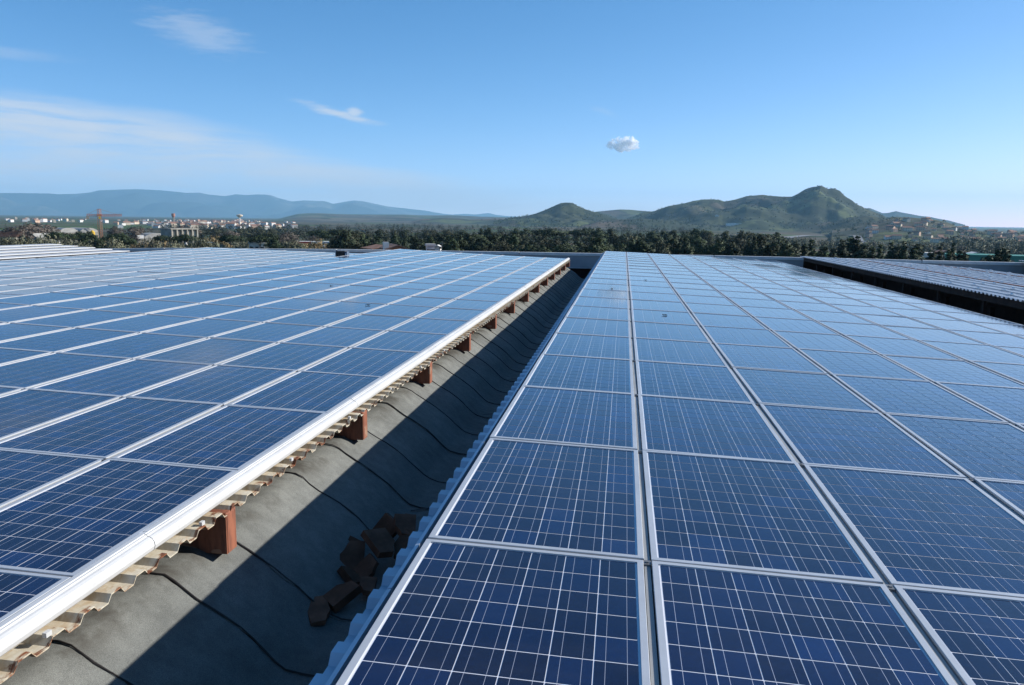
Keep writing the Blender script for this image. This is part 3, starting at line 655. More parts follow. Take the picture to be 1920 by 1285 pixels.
V_MAIN = hill('green_hill', [(1150, 420), (1180, 409), (1205, 399.5), (1227, 396), (1240, 391), (1257, 386), (1285, 381), (1300, 377), (1317, 374.5), (1335, 374), (1350, 375), (1357, 378), (1368, 376.5), (1380, 374), (1400, 368), (1430, 365.5), (1440, 367), (1467, 369), (1485, 369),
      (1497, 363), (1510, 355), (1522, 351), (1537, 349.5), (1545, 352), (1552, 356), (1562, 355), (1575, 360), (1590, 372.5), (1605, 382.5), (1620, 390), (1640, 397.5), (1652, 402.5), (1668, 410), (1690, 420)], 3050, 760, 600, M_HILL, 17, 0.55, 170, nu=240, nr=60)
hill('far_blue_hills', [(1600, 400), (1620, 392), (1630, 390), (1640, 394), (1655, 400), (1665, 399.5), (1680, 396), (1692, 399), (1710, 402), (1725, 405), (1745, 407), (1755, 409.5), (1780, 414), (1810, 422)], 6800, 900, 700, M_MOUNT, 19, 0.3, 350, nu=90, nr=26)
hill('terrace_fields', [(1090, 424), (1120, 416), (1160, 412.5), (1205, 410), (1240, 413), (1275, 419), (1330, 424), (1360, 428)], 2250, 380, 200, M_LOWHILL, 21, 0.2, 120, nu=90, nr=24)
V_DARK = hill('scrub_hill', [(1540, 426), (1560, 418), (1580, 411), (1600, 407), (1620, 405), (1640, 406), (1660, 410), (1690, 417), (1720, 428)], 2150, 300, 250, M_HILL, 23, 0.25, 90, nu=70, nr=26)
V_VILL = hill('village_hill', [(1560, 432), (1600, 426), (1640, 416), (1657, 411), (1675, 406.5), (1700, 407.5), (1750, 411.5), (1777, 417), (1797, 426), (1815, 429), (1840, 434), (1880, 436), (1930, 438), (2000, 440), (2100, 442)], 1750, 780, 400, M_HILL, 27, 0.3, 110, nu=120, nr=40)

from mathutils.bvhtree import BVHTree
_bv = [BVHTree.FromPolygons([Vector(q) for q in o_.reshape(-1, 3)], [(j * o_.shape[1] + i, j * o_.shape[1] + i + 1, (j + 1) * o_.shape[1] + i + 1, (j + 1) * o_.shape[1] + i) for j in range(o_.shape[0] - 1) for i in range(o_.shape[1] - 1)]) for _, o_, _b in HILLS]
def land_hit(u, v):
    best = None
    for t_ in _bv:
        h_ = t_.ray_cast(Vector((CAM_X, 0, CAM_Z)), ray(u, v))
        if h_[0] is not None and (best is None or h_[3] < best[1]): best = (h_[0], h_[3])
    return best[0] if best else None
# ------------------------------------------------------------------ vegetation
def leaf_mat(name, c0, c1, var=0.38):
    m, t, b = new_mat(name); rnd = t.n('ShaderNodeNewGeometry').outputs['Random Per Island']; r = t.n('ShaderNodeObjectInfo').outputs['Random']
    c = t.mix(rnd, c0, c1); k = t.m('ADD', 1 - var, t.m('MULTIPLY', r, 2 * var))
    put(t, b, 'Base Color', t.n('ShaderNodeVectorMath', {0: c, 'Scale': k}, operation='SCALE').outputs[0]); put(t, b, 'Roughness', 0.75); put(t, b, 'Specular IOR Level', 0.25); return m
M_PINE = leaf_mat('pine_needles', (0.016, 0.030, 0.013), (0.044, 0.064, 0.025))
M_FIR = leaf_mat('fir_needles', (0.018, 0.032, 0.016), (0.036, 0.054, 0.024))
M_EUC = leaf_mat('grey_green_leaves', (0.034, 0.044, 0.024), (0.080, 0.084, 0.048), 0.4)
M_OLIVE = leaf_mat('olive_leaves', (0.095, 0.102, 0.062), (0.165, 0.165, 0.105), 0.35)
M_BARE = leaf_mat('bare_twigs', (0.105, 0.086, 0.072), (0.165, 0.140, 0.115), 0.3)
M_AUT = leaf_mat('russet_leaves', (0.16, 0.115, 0.055), (0.23, 0.17, 0.08), 0.3)
M_BARK = simple('bark', (0.075, 0.055, 0.042), 0.95, 0, 0.35, 2)

def face_out(A, B, C, nrm):
    """triangles wound so that they face outwards, with the normals of the leaf mass they belong to"""
    flip = (np.cross(B - A, C - A) * nrm).sum(1) < 0; B2 = np.where(flip[:, None], C, B); C2 = np.where(flip[:, None], B, C)
    return np.stack([A, B2, C2], axis=1).reshape(-1, 3), np.arange(3 * len(A)).reshape(-1, 3), np.repeat(nrm, 3, axis=0)
def leafy(name, V, F, N, mat):
    me = fast_mesh(name, V, F, mat, True); me.normals_split_custom_set_from_vertices(N.tolist()); return me
def leaf_cloud(cent, rad_, per, size, seed, squash=1.0):
    """many leaf-sized faces in clumps; returns vertices and triangles"""
    rs = np.random.default_rng(seed); cent = np.asarray(cent, float); n = len(cent) * per
    d_ = rs.normal(size=(n, 3)); d_ /= np.linalg.norm(d_, axis=1)[:, None]
    rr = np.repeat(np.asarray(rad_, float), per)[:, None] * (0.45 + 0.6 * rs.random((n, 1)) ** 0.5)
    p = np.repeat(cent, per, axis=0) + d_ * rr * np.array([1, 1, squash])
    a = rs.normal(size=(n, 3)); a /= np.linalg.norm(a, axis=1)[:, None]; b = np.cross(a, d_ + 0.3 * rs.normal(size=(n, 3))); b /= np.linalg.norm(b, axis=1)[:, None] + 1e-6
    s = size * (0.6 + 0.8 * rs.random((n, 1)))
    A, B, C = p - a * s, p + a * s * 0.9 + b * s * 0.25, p + b * s * 0.95 + a * s * .1
    mid = np.asarray(cent).mean(0); out = p - mid; out /= np.linalg.norm(out, axis=1)[:, None] + 1e-6; nrm = d_ * .8 + out * .8 + rs.normal(size=p.shape) * .22; nrm /= np.linalg.norm(nrm, axis=1)[:, None] + 1e-6
    return face_out(A, B, C, nrm)
def crown_points(kind, n, h, wd, seed):
    rs = np.random.default_rng(seed); out, rad_ = [], []
    while len(out) < n:
        x, y, z = rs.uniform(-1, 1, 3)
        if x * x + y * y + z * z > 1: continue
        an = math.atan2(y, x); lob = 0.80 + 0.22 * math.sin(an * 3 + seed) + 0.14 * math.sin(an * 5 + 2 * seed)
        if kind == 'stone': q = (x * wd / 2 * lob, y * wd / 2 * lob, h * (0.80 + 0.17 * (z if z > 0 else z * .45) * (1 - .4 * (x * x + y * y)))); r_ = wd * .085
        elif kind == 'fir':
            zz = (z + 1) / 2; tier = 0.72 + 0.28 * math.sin(zz * 30); q = (x * wd / 2 * (1 - zz) ** .85 * tier, y * wd / 2 * (1 - zz) ** .85 * tier, h * (0.06 + .94 * zz)); r_ = wd * (.06 + .10 * (1 - zz))
            if rs.random() > (1 - zz) * 1.1 + .30: continue
        elif kind == 'cypress': zz = (z + 1) / 2; q = (x * wd / 2 * math.sin(math.pi * min(1, .12 + zz * .9)) ** .7, y * wd / 2 * math.sin(math.pi * min(1, .12 + zz * .9)) ** .7, h * (.04 + .94 * zz)); r_ = wd * .16
        elif kind == 'pine': zz = (z + 1) / 2; q = (x * wd / 2 * lob * (1.05 - .55 * zz), y * wd / 2 * lob * (1.05 - .55 * zz), h * (.22 + .74 * zz)); r_ = wd * .10
        elif kind == 'bush': q = (x * wd / 2 * lob, y * wd / 2 * lob, h * (.42 + .5 * z)); r_ = wd * .12
        else:  q = (x * wd / 2 * lob * (.8 + .3 * z), y * wd / 2 * lob * (.8 + .3 * z), h * (.58 + .38 * z)); r_ = wd * .095
        out.append(q); rad_.append(r_ * rs.uniform(.6, 1.35))
    return out, rad_
KINDS = {  # kind: crown, height, width, clumps, per clump, leaf size, material
    'stone_pine': ('stone', 7.0, 10.0, 75, 34, 0.26, M_PINE), 'pine_tree': ('pine', 9.0, 6.5, 70, 34, 0.27, M_PINE), 'fir_tree': ('fir', 9.0, 4.6, 120, 26, 0.21, M_FIR), 'cypress': ('cypress', 9.0, 2.2, 48, 34, 0.18, M_FIR),
    'eucalyptus': ('round', 10.0, 7.0, 62, 30, 0.27, M_EUC), 'bare_tree': ('round', 8.0, 6.5, 70, 40, 0.20, M_BARE), 'olive_bush': ('bush', 4.0, 5.5, 46, 32, 0.22, M_OLIVE), 'russet_bush': ('bush', 3.6, 5.5, 42, 30, 0.20, M_AUT)}
def make_tree(kind, seed):
    ck, h, wd, nc, per, ls, mat = KINDS[kind]; pts, rr = crown_points(ck, nc, h, wd, seed)
    V, F, N = leaf_cloud(pts, rr, per, ls, seed, 0.75 if ck in ('stone', 'round', 'pine') else 0.9); crown = leafy('crown', V, F, N, mat)
    rs = random.Random(seed); m = MB(); tr = 0.022 * h
    top = (rs.uniform(-.3, .3), rs.uniform(-.3, .3), h * (.70 if ck == 'stone' else .82 if ck in ('fir', 'cypress') else .62)); mid = (top[0] * .2 + rs.uniform(-.15, .15), top[1] * .3, top[2] * .5)
    m.bar((0, 0, -0.4), mid, tr * 1.25, tr * .85, 7); m.bar(mid, top, tr * .85, tr * .35, 7)
    for k in range(7):
        q = pts[rs.randrange(len(pts))]; f_ = rs.uniform(.35, .95); a = Vector(mid).lerp(Vector(top), f_)
        if ck in ('fir', 'cypress'): q = (q[0], q[1], a.z - .2)
        m.bar(a, a.lerp(Vector(q), .85), tr * .42, tr * .10, 5)
    return crown, m.mesh('trunk', M_BARK)
VAR = {k: [make_tree(k, 31 + 7 * i + 3 * j) for j in range(3)] for i, k in enumerate(KINDS)}
NAMES = {'stone_pine': 'dark umbrella shaped stone pine', 'pine_tree': 'dark bushy pine', 'fir_tree': 'dark pointed conifer', 'cypress': 'slim dark cypress', 'eucalyptus': 'tall grey green loose tree',
         'bare_tree': 'brown leafless tree', 'olive_bush': 'low grey green bush', 'russet_bush': 'low russet bush'}
trees = []
def tree(kind, u, vtop, dist, width=None, zone=''):
    x, y = at(u, dist); z = gz(x, y); top = z_at(u, vtop, dist); h = max(2.0, top - z); trees.append((kind, u, x, y, z, h, width, zone))
def plant_trees():
    byk = {}
    for t_ in sorted(trees, key=lambda q: q[1]): byk.setdefault((t_[0], t_[7]), []).append(t_)
    for (kind, zone), lst in byk.items():
        for i, (k, u, x, y, z, h, width, zn) in enumerate(lst):
            cr, tk = VAR[kind][random.randrange(3)]; ck, H, WD = KINDS[kind][:3]
            s = h / H; wx = (width / WD) if width else s * random.uniform(.9, 1.45)
            e = empty(kind, (x, y, z), random.uniform(0, 6.28)); e.scale = (wx, wx, s)
            tag(e, '%s %s, %s such from the left' % (NAMES[kind], zone, ordn(i)), 'bush' if 'bush' in kind else 'tree', 'trees and bushes beyond the roofs'); link('crown', cr, e); link('trunk', tk, e)
rt = random.Random(4)
Z1, Z2, Z3 = 'past the left roof', 'past the far parapet', 'past the right roofs'
# left: umbrella pines, bushes and leafless trees
for u, v, dd, wd in ((103, 434, 235, 7.5), (122, 437, 240, 6), (148, 435, 245, 8), (207, 442, 225, 7), (222, 437, 250, 6), (232, 445, 215, 6), (300, 441, 240, 6), (322, 444, 235, 5.5), (341, 439, 225, 9), (431, 440, 225, 8.5), (486, 441, 215, 8), (505, 437, 235, 6), (760, 446, 240, 8), (812, 447, 235, 7)):
    tree('stone_pine', u, v, dd, wd, Z1 if u < 560 else Z2)
for u, v, dd in ((166, 433, 225), (176, 437, 215), (158, 441, 205), (184, 447, 198), (513, 445, 200)): tree('pine_tree', u, v, dd, 6, Z1)
for u, v, dd, wd in ((35, 424, 300, 11), (48, 418, 330, 13), (72, 417, 360, 13), (90, 421, 380, 12), (20, 430, 300, 8), (215, 424, 420, 11), (247, 427, 330, 10), (262, 424, 380, 11), (340, 423, 420, 16), (326, 425, 430, 12), (356, 427, 430, 11), (430, 432, 330, 9), (536, 434, 260, 9), (526, 440, 250, 6), (548, 442, 250, 6), (585, 442, 300, 7)):
    tree('bare_tree', u, v, dd, wd, Z1)
for i in range(34):
    u = rt.uniform(-5, 420); tree('olive_bush', u, rt.uniform(445, 456) - (3 if u < 130 else 0), rt.uniform(170, 215), rt.uniform(4, 7), Z1)
for u, v, dd in ((8, 447, 190), (22, 451, 180), (40, 441, 210), (58, 446, 195), (66, 452, 178), (84, 450, 186), (96, 455, 172), (32, 456, 168)): tree('olive_bush', u, v, dd, 6.5, Z1)
for u, v, dd in ((205, 449, 200), (282, 450, 215), (296, 452, 205), (313, 451, 215), (268, 449, 225), (392, 443, 260), (404, 441, 280), (382, 446, 250), (418, 447, 250), (590, 452, 230), (600, 447, 250), (614, 455, 210), (572, 456, 215)): tree('russet_bush', u, v, dd, 6.5, Z1)
for u, v in ((415, 425), (452, 427), (470, 425), (488, 424), (505, 428), (398, 427), (375, 428)): tree('eucalyptus', u, v, rt.uniform(420, 520), 12, Z1)
for u, v in ((395, 449), (560, 455), (533, 452), (545, 450), (520, 456)): tree('olive_bush', u, v, 205, 5, Z1)
# dark belt in the middle: several ranks of pines, eucalyptus and cypress
for u, v, k in ((629, 434, 'cypress'), (634, 431, 'cypress'), (643, 433, 'pine_tree'), (652, 428, 'eucalyptus'), (663, 433, 'pine_tree'), (676, 437, 'pine_tree'), (688, 440, 'pine_tree'), (700, 437, 'cypress'), (706, 441, 'pine_tree')): tree(k, u, v, rt.uniform(165, 200), None, Z2)
u = 600
while u < 1470:
    tree(rt.choice(('eucalyptus', 'pine_tree', 'pine_tree', 'eucalyptus', 'cypress', 'stone_pine')), u, (433 if u < 900 else 430 if u < 1150 else 436) + rt.uniform(-6, 8), rt.uniform(280, 380), None, Z2); u += rt.uniform(9, 15)
u = 640
while u < 1480:
    k = rt.choice(('pine_tree', 'pine_tree', 'eucalyptus', 'eucalyptus' if u > 980 else 'stone_pine')); tree(k, u, (446 if u < 880 else 441 if u < 1000 else 447) + rt.uniform(-8, 9), rt.uniform(180, 260), None, Z2); u += rt.uniform(12, 24)
u = 880
while u < 1500:
    tree(rt.choice(('pine_tree', 'pine_tree', 'cypress', 'stone_pine', 'eucalyptus')), u, 455 + rt.uniform(-6, 6), rt.uniform(140, 175), None, Z2); u += rt.uniform(14, 24)
for u, v, dd in ((846, 445, 150), (862, 440, 155), (880, 437, 160), (900, 441, 150), (922, 438, 160), (944, 434, 165), (962, 437, 155), (1118, 441, 150), (1125, 445, 150), (1207, 447, 140), (1273, 440, 145), (1288, 443, 140), (1352, 450, 140), (1374, 452, 138), (1405, 447, 140), (1425, 438, 150), (1418, 445, 140), (1448, 447, 135), (1462, 445, 140), (1475, 452, 130)):
    tree('pine_tree' if u < 1110 or rt.random() < .6 else 'fir_tree', u, v, dd, None, Z2)
# right: single conifers against the haze, a paler rank behind them
for u, v, dd, wd in ((1512, 459, 130, 4.2), (1524, 452, 135, 4.5), (1548, 455, 130, 4.5), (1566, 459, 125, 4), (1582, 452, 135, 5), (1598, 446, 140, 5.5), (1610, 445, 140, 5.5), (1624, 450, 135, 5), (1640, 463, 120, 4), (1655, 461, 122, 4), (1676, 457, 125, 4), (1688, 453, 125, 4.2), (1699, 455, 122, 3.6),
                      (1726, 458, 118, 5.2), (1719, 466, 112, 4), (1753, 463, 112, 3.8), (1769, 465, 112, 3.4), (1792, 459, 116, 2.8), (1785, 469, 108, 3.2), (1806, 473, 105, 4.6), (1816, 475, 104, 3.6), (1860, 470, 106, 3.4), (1852, 477, 102, 3), (1885, 456, 112, 4.2), (1878, 468, 108, 3.6), (1893, 470, 108, 4)):
    tree('fir_tree', u, v - 1.5, dd, wd * 1.35, Z3)
u = 1400
while u < 1990:
    tree(rt.choice(('eucalyptus', 'eucalyptus', 'eucalyptus', 'bare_tree')), u, 449 + (u - 1400) * .02 + rt.uniform(-6, 6), rt.uniform(480, 700), None, Z3); u += rt.uniform(13, 22)
plant_trees()

def scatter_mass(name, label, pts, mat, seed, per=90, ls=0.065):
    """a distant wood that reads as one mass"""
    rs = np.random.default_rng(seed); cent, rad_ = [], []
    Vs, Fs, b = [], [], 0
    P = np.array(pts); cent = P[:, :3] + np.array([0, 0, 1]) * (P[:, 3] * .55)[:, None]
    n = len(P)
    d_ = rs.normal(size=(n * per, 3)); d_ /= np.linalg.norm(d_, axis=1)[:, None]
    hh = np.repeat(P[:, 3], per)[:, None]; ww = np.repeat(P[:, 4], per)[:, None]
    p = np.repeat(cent, per, axis=0) + d_ * np.concatenate([ww * .5, ww * .5, hh * .48], axis=1) * (0.5 + .55 * rs.random((n * per, 1)))
    a = rs.normal(size=(n * per, 3)); a /= np.linalg.norm(a, axis=1)[:, None]; c = np.cross(a, d_ + .3 * rs.normal(size=d_.shape)); c /= np.linalg.norm(c, axis=1)[:, None] + 1e-6
    s = ww * ls * (.6 + .8 * rs.random((n * per, 1))) * 1.3
    nrm = d_ + rs.normal(size=d_.shape) * .2; nrm /= np.linalg.norm(nrm, axis=1)[:, None]
    tag(link(name, leafy(name, *face_out(p - a * s, p + a * s * .9 + c * s * .25, p + c * s, nrm), mat)), label, 'wood', kind='stuff')
def band(u0, u1, d0, d1, n, h0, h1, wr=.8):
    out = []
    for _ in range(n):
        u = rt.uniform(u0, u1); dd = d0 * (d1 / d0) ** rt.random(); x, y = at(u, dd); h = rt.uniform(h0, h1); out.append((x, y, gz(x, y), h, h * wr * rt.uniform(.7, 1.3)))
    return out
scatter_mass('far_wood', 'grey green wood on the plain beyond the nearer belt of trees', band(560, 1500, 420, 1000, 420, 6, 9) + band(640, 1300, 1000, 1900, 300, 6, 10) + band(-20, 600, 480, 1000, 60, 6, 8) + band(300, 640, 700, 1300, 170, 7, 10), M_EUC, 5)
scatter_mass('hazy_wood', 'bluish dark wood on the low ground before the village at right', band(1440, 2000, 560, 860, 420, 6, 10) + band(1780, 2050, 700, 1000, 200, 9, 14), M_EUC, 6)
scatter_mass('scrubland', 'low olive scrub covering the ground beyond the left roof', band(-30, 640, 190, 420, 420, 1.2, 3.0, 1.7), M_OLIVE, 7)
sp = []
for Vh, n, t0, t1 in ((V_CONE, 420, .15, .72), (V_MAIN, 2400, .05, .74), (V_DARK, 420, .1, .8), (V_VILL, 300, .02, .72)):
    for _ in range(n):
        fu = rt.random(); ft = rt.uniform(t0, t1); q = hill_point(Vh, fu, ft)
        if vnoise(np.array([q[0] / 90.0]), np.array([q[1] / 60.0]), 77)[0] < .5 and rt.random() < .8: continue
        h = rt.uniform(2.0, 5) if Vh is not V_VILL else rt.uniform(3, 6.5); sp.append((q[0], q[1], q[2] - .5, h, h * 1.5))
tl = []
for _ in range(900):
    u = rt.uniform(900, 1640); v = rt.uniform(410, 434)
    q = land_hit(u, v)
    if q is None or math.hypot(q.x, q.y) > 3600: continue
    if vnoise(np.array([q.x / 120.0]), np.array([q.y / 45.0]), 41)[0] < .56: continue
    h = rt.uniform(4, 9); tl.append((q.x, q.y, q.z - .5, h, h * 1.1))
scatter_mass('tree_lines', 'dark lines of trees between the fields at the foot of the hills', tl, M_PINE, 18, 40, .10)
scatter_mass('hill_scrub', 'dark trees and scrub scattered over the green hills', sp, M_PINE, 8, 26, .13)

# ------------------------------------------------------------------ houses
M_WHITE = simple('white_render', (0.66, 0.64, 0.60), 0.85, 0, 0.15, .5); M_CREAM = simple('cream_render', (0.58, 0.50, 0.38), 0.85, 0, 0.2, .5); M_ORANGE = simple('ochre_render', (0.54, 0.38, 0.27), 0.85, 0, 0.2, .5)
M_ROOFT = simple('terracotta_roof', (0.28, 0.15, 0.10), 0.9, 0, 0.3, .8); M_WIN = simple('dark_window', (0.03, 0.035, 0.045), 0.25, 0, 0.2); M_CONC = simple('weathered_concrete', (0.30, 0.285, 0.24), 0.9, 0, 0.3, .6, .2)
M_GREYROOF = simple('grey_roof_sheet', (0.33, 0.32, 0.29), 0.8, 0, 0.25, .6); M_GREEN = simple('green_cladding', (0.05, 0.22, 0.16), 0.6, 0, 0.1); M_REDORANGE = simple('orange_gable', (0.60, 0.17, 0.07), 0.7, 0, .1); M_CRANE = simple('crane_orange_paint', (0.40, 0.15, 0.065), 0.6, 0, .15)
M_ASPHALT = simple('pale_asphalt', (0.20, 0.20, 0.20), 0.9, 0, .15, .2); M_YEL = simple('yellow_paint', (0.60, 0.38, 0.03), 0.6, 0, .15); M_REDP = simple('red_fascia', (0.55, 0.05, 0.03), 0.5, 0, .1); M_BLUEP = simple('blue_paint', (0.03, 0.06, 0.30), 0.5, 0, .1)
def house_parts(wm, rm, wx, wy, h, rise, floors):
    m = MB().box(-wx, wx, -wy, wy, -3, h)
    if rise: m.add([(-wx, -wy, h), (-wx, wy, h), (-wx, 0, h + rise), (wx, -wy, h), (wx, wy, h), (wx, 0, h + rise)], [(0, 2, 1), (3, 4, 5)])
    wall = m.mesh('wall', wm); r_ = MB(); e = .35
    if rise:
        for s in (-1, 1):
            a = (h - rise * e / wy); r_.add([(-wx - e, s * (wy + e), a), (wx + e, s * (wy + e), a), (wx + e, 0, h + rise), (-wx - e, 0, h + rise), (-wx - e, s * (wy + e), a + .18), (wx + e, s * (wy + e), a + .18), (wx + e, 0, h + rise + .18), (-wx - e, 0, h + rise + .18)],
                [(0, 1, 2, 3)[::s], (4, 5, 6, 7)[::-s], (0, 1, 5, 4), (0, 3, 7, 4), (1, 2, 6, 5)])
        r_.box(wx * .4, wx * .4 + .6, wy * .3, wy * .3 + .6, h, h + rise + .7)
    else: r_.box(-wx - .15, wx + .15, -wy - .15, wy + .15, h + .002, h + .5)
    roof = r_.mesh('roof', rm); wm_ = []
    n = max(2, int(wx / 1.6))
    for fl in range(floors):
        for k in range(n):
            x = -wx + (k + .5) * 2 * wx / n; wm_.append((x, fl))
    win = MB().box(-.5, .5, -wy - .04, -wy + .05, 0, 1.3).mesh('window', M_WIN)
    return wall, roof, win, [(x, 1.1 + 2.9 * fl) for x, fl in wm_]
HV = []
for i in range(10):
    wm = (M_WHITE, M_WHITE, M_CREAM, M_WHITE, M_ORANGE, M_CREAM, M_WHITE, M_CREAM, M_ORANGE, M_WHITE)[i]; fl = (1, 2, 2, 1, 2, 3, 2, 1, 2, 3)[i]
    HV.append((house_parts(wm, M_ROOFT if i != 6 else M_GREYROOF, rt.uniform(4.5, 8), rt.uniform(3.5, 5), 3.0 * fl + .4, 0 if i == 6 else rt.uniform(1.6, 2.6), fl), ('white', 'white', 'cream', 'white', 'ochre', 'cream', 'white', 'cream', 'ochre', 'white')[i], ('low', 'two storey', 'two storey', 'low', 'two storey', 'tall', 'flat roofed', 'low', 'two storey', 'tall')[i]))
def place_house(i, x, y, z, label, group, rz=None, windows=True, s=1.0):
    (wall, roof, win, wp), col_, typ = HV[i]; e = empty('house', (x, y, z), rz if rz is not None else -math.atan2(x, y) + rt.choice((0, .3, -.4, .8, 1.57, -.8)))
    e.scale = (s, s, s); tag(e, label % (typ + ' ' + col_), 'house', group); link('wall', wall, e); link('roof', roof, e)
    if windows:
        for q in wp: link('window', win, e).location = (q[0], 0, q[1])
    return e
seen = {}
extra = []
for k in range(330):
    u = rt.triangular(200, 560, 420) if k < 290 else rt.uniform(-10, 200); dd = rt.uniform(1250, 2000) if k % 3 and k < 290 else rt.uniform(2000, 3200)
    pass
    x, y = at(u, dd); i = rt.randrange(10)
    if k % 5 > 2: extra.append((x, y, gz(x, y) - .3, i, rt.uniform(.5, .85), -math.atan2(x, y) + rt.choice((0, .3, -.4, .8, 1.57, -.8)))); continue
    place_house(i, x, y, gz(x, y) - .3, '%s', 'houses of the distant town', None, False, rt.uniform(.5, .85))['_u'] = u
tn = {}
for o in sorted((o for o in COL.objects if '_u' in o), key=lambda o: o['_u']):
    u = o['_u']; del o['_u']
    zn = 'left of the crane' if u < 180 else 'between crane and rounded barn' if u < 290 else 'below the reddish water tower' if u < 370 else 'above the rounded pines' if u < 425 else 'below the pale mushroom tower' if u < 475 else 'at its right end'
    n_ = tn[(o['label'], zn)] = tn.get((o['label'], zn), -1) + 1; o['label'] = 'tiny %s house in town %s, %s such from left' % (o['label'], zn, ordn(n_))
Vx, Fx, Mx_, mats_x = [], [], [], [M_WHITE, M_CREAM, M_ORANGE, M_ROOFT, M_GREYROOF]
for x, y, z, i, sc_, rz in extra:
    for me_ in HV[i][0][:2]:
        T_ = Matrix.Translation((x, y, z)) @ Matrix.Rotation(rz, 4, 'Z') @ Matrix.Scale(sc_, 4); b0 = len(Vx); Vx += [tuple(T_ @ v.co) for v in me_.vertices]
        for pl in me_.polygons: Fx.append([b0 + q for q in pl.vertices]); Mx_.append(mats_x.index(me_.materials[0]))
me = bpy.data.meshes.new('distant_houses'); me.from_pydata(Vx, [], Fx)
for m_ in mats_x: me.materials.append(m_)
me.polygons.foreach_set('material_index', Mx_); tag(link('distant_houses', me), 'crowd of minute pale houses filling the distant town', 'houses', kind='stuff')
nv = 0; place_n = {}
for k in range(115):
    fu = rt.uniform(.12, .80); ft = rt.uniform(.10, .62); q = hill_point(V_VILL, fu, ft); i = rt.choice((2, 4, 5, 8, 4, 1, 8, 7, 2, 3, 4, 7))
    place_n.setdefault(HV[i][1] + HV[i][2], []).append((q, math.atan2(q[0] - CAM_X, q[1]), i))
for typ_, lst in place_n.items():
    lst.sort(key=lambda a: a[1])
    for n_, (q, b_, i) in enumerate(lst):
        place_house(i, q[0], q[1], q[2] - .3, '%s house in the hillside village, ' + ordn(n_) + ' such from its left', 'houses of the village on the hill', None, True, rt.uniform(.55, .85))

def building(name, label, cat, u, dist, rz=0.0, zoff=0.0):
    x, y = at(u, dist); return tag(empty(name, (x, y, gz(x, y) + zoff), -bearing(u) + rz), label, cat)
# barrel roofed sheds, house beside them and the ruined concrete frame at left
sh = building('storage_shed', 'row of old grey sheds with three low barrel roofs behind the stone pines', 'shed', 128, 430, .4, 1.8)
MB().box(-13.5, 13.5, 0, 16, -3, 3.4).build('wall', M_CONC, sh)
for k in range(3):
    m = MB(); arc = [(-13.5 + 9 * k + 4.5 - 4.4 * math.cos(math.pi * q / 10), 3.42 + 2.2 * math.sin(math.pi * q / 10)) for q in range(11)]; m.extrude_y(arc, -.2, 16.2, 0, True, True); m.build('roof', M_GREYROOF, sh)
    for s in (-2, 0, 2): MB().box(-9 + 9 * k + s - .6, -9 + 9 * k + s + .6, -.05, .1, 1.3, 2.6).build('window', M_WIN, sh)
hs = building('stone_house', 'beige stone house with grey pitched roof left of the barrel roofed sheds', 'house', 74, 330, .7); hs.scale = (.6, .6, .75)
MB().box(-5.5, 5.5, -4, 4, -3, 4.6).add([(-5.5, -4, 4.6), (-5.5, 4, 4.6), (-5.5, 0, 6.6), (5.5, -4, 4.6), (5.5, 4, 4.6), (5.5, 0, 6.6)], [(0, 2, 1), (3, 4, 5)]).build('wall', M_CONC, hs)
for s in (-1, 1): MB().add([(-5.9, s * 4.5, 4.4), (5.9, s * 4.5, 4.4), (5.9, 0, 6.65), (-5.9, 0, 6.65), (-5.9, s * 4.5, 4.6), (5.9, s * 4.5, 4.6), (5.9, 0, 6.85), (-5.9, 0, 6.85)], [(0, 1, 2, 3), (4, 5, 6, 7), (0, 1, 5, 4), (0, 3, 7, 4), (1, 2, 6, 5)]).build('roof', M_GREYROOF, hs)
for x in (-3, 0, 3): MB().box(x - .5, x + .5, -4.04, -3.9, 1.2, 2.6).build('window', M_WIN, hs)
h2 = building('farm_shed', 'brown roofed shed at the left border half hidden by bushes', 'shed', 3, 300, -.4)
MB().box(-5, 5, -4, 4, -3, 4.2).build('wall', M_CONC, h2); MB().add([(-5.4, -4.4, 4.21), (5.4, -4.4, 4.21), (5.4, 4.4, 4.21), (-5.4, 4.4, 4.21), (-5.4, 0, 5.9), (5.4, 0, 5.9)], [(0, 1, 5, 4), (2, 3, 4, 5), (0, 4, 3), (1, 2, 5), (0, 3, 2, 1)]).build('roof', M_DARKWOOD, h2)
fr = building('concrete_frame', 'roofless concrete building frame with tall bays among the pines', 'building', 344, 300, .55)
MB().box(-5, 5, .3, 6, -3, 6.6).build('wall', M_CONC, fr); MB().box(-5.2, 5.2, -.6, 6.2, 6.61, 7.0).build('roof_beam', M_CONC, fr)
for k in range(6): MB().box(-4.9 + k * 1.9, -4.5 + k * 1.9, -.55, .29, -3, 6.60).build('pillar', M_CONC, fr)
for k in range(5): MB().box(-4.3 + k * 1.9, -3.2 + k * 1.9, .2, .32, 3.6, 6.0).build('opening', M_CREAM, fr)
MB().box(-5.6, -5.2, -1, -.6, -3, 4.2).build('end_post', M_WHITE, fr)
vh = building('vaulted_barn', 'small grey barn with rounded roof right of the crane', 'barn', 288, 330, .3)
MB().box(-6, 6, 0, 9, -3, 3.2).build('wall', M_CONC, vh); MB().extrude_y([(1 + -4.6 * math.cos(math.pi * q / 10), 3.21 + 2.0 * math.sin(math.pi * q / 10)) for q in range(11)], -.1, 9.1, 0, True, True).build('roof', M_GREYROOF, vh); MB().box(-6.1, -3.8, -.2, 3, 3.2, 4.4).build('side_room', M_WHITE, vh)
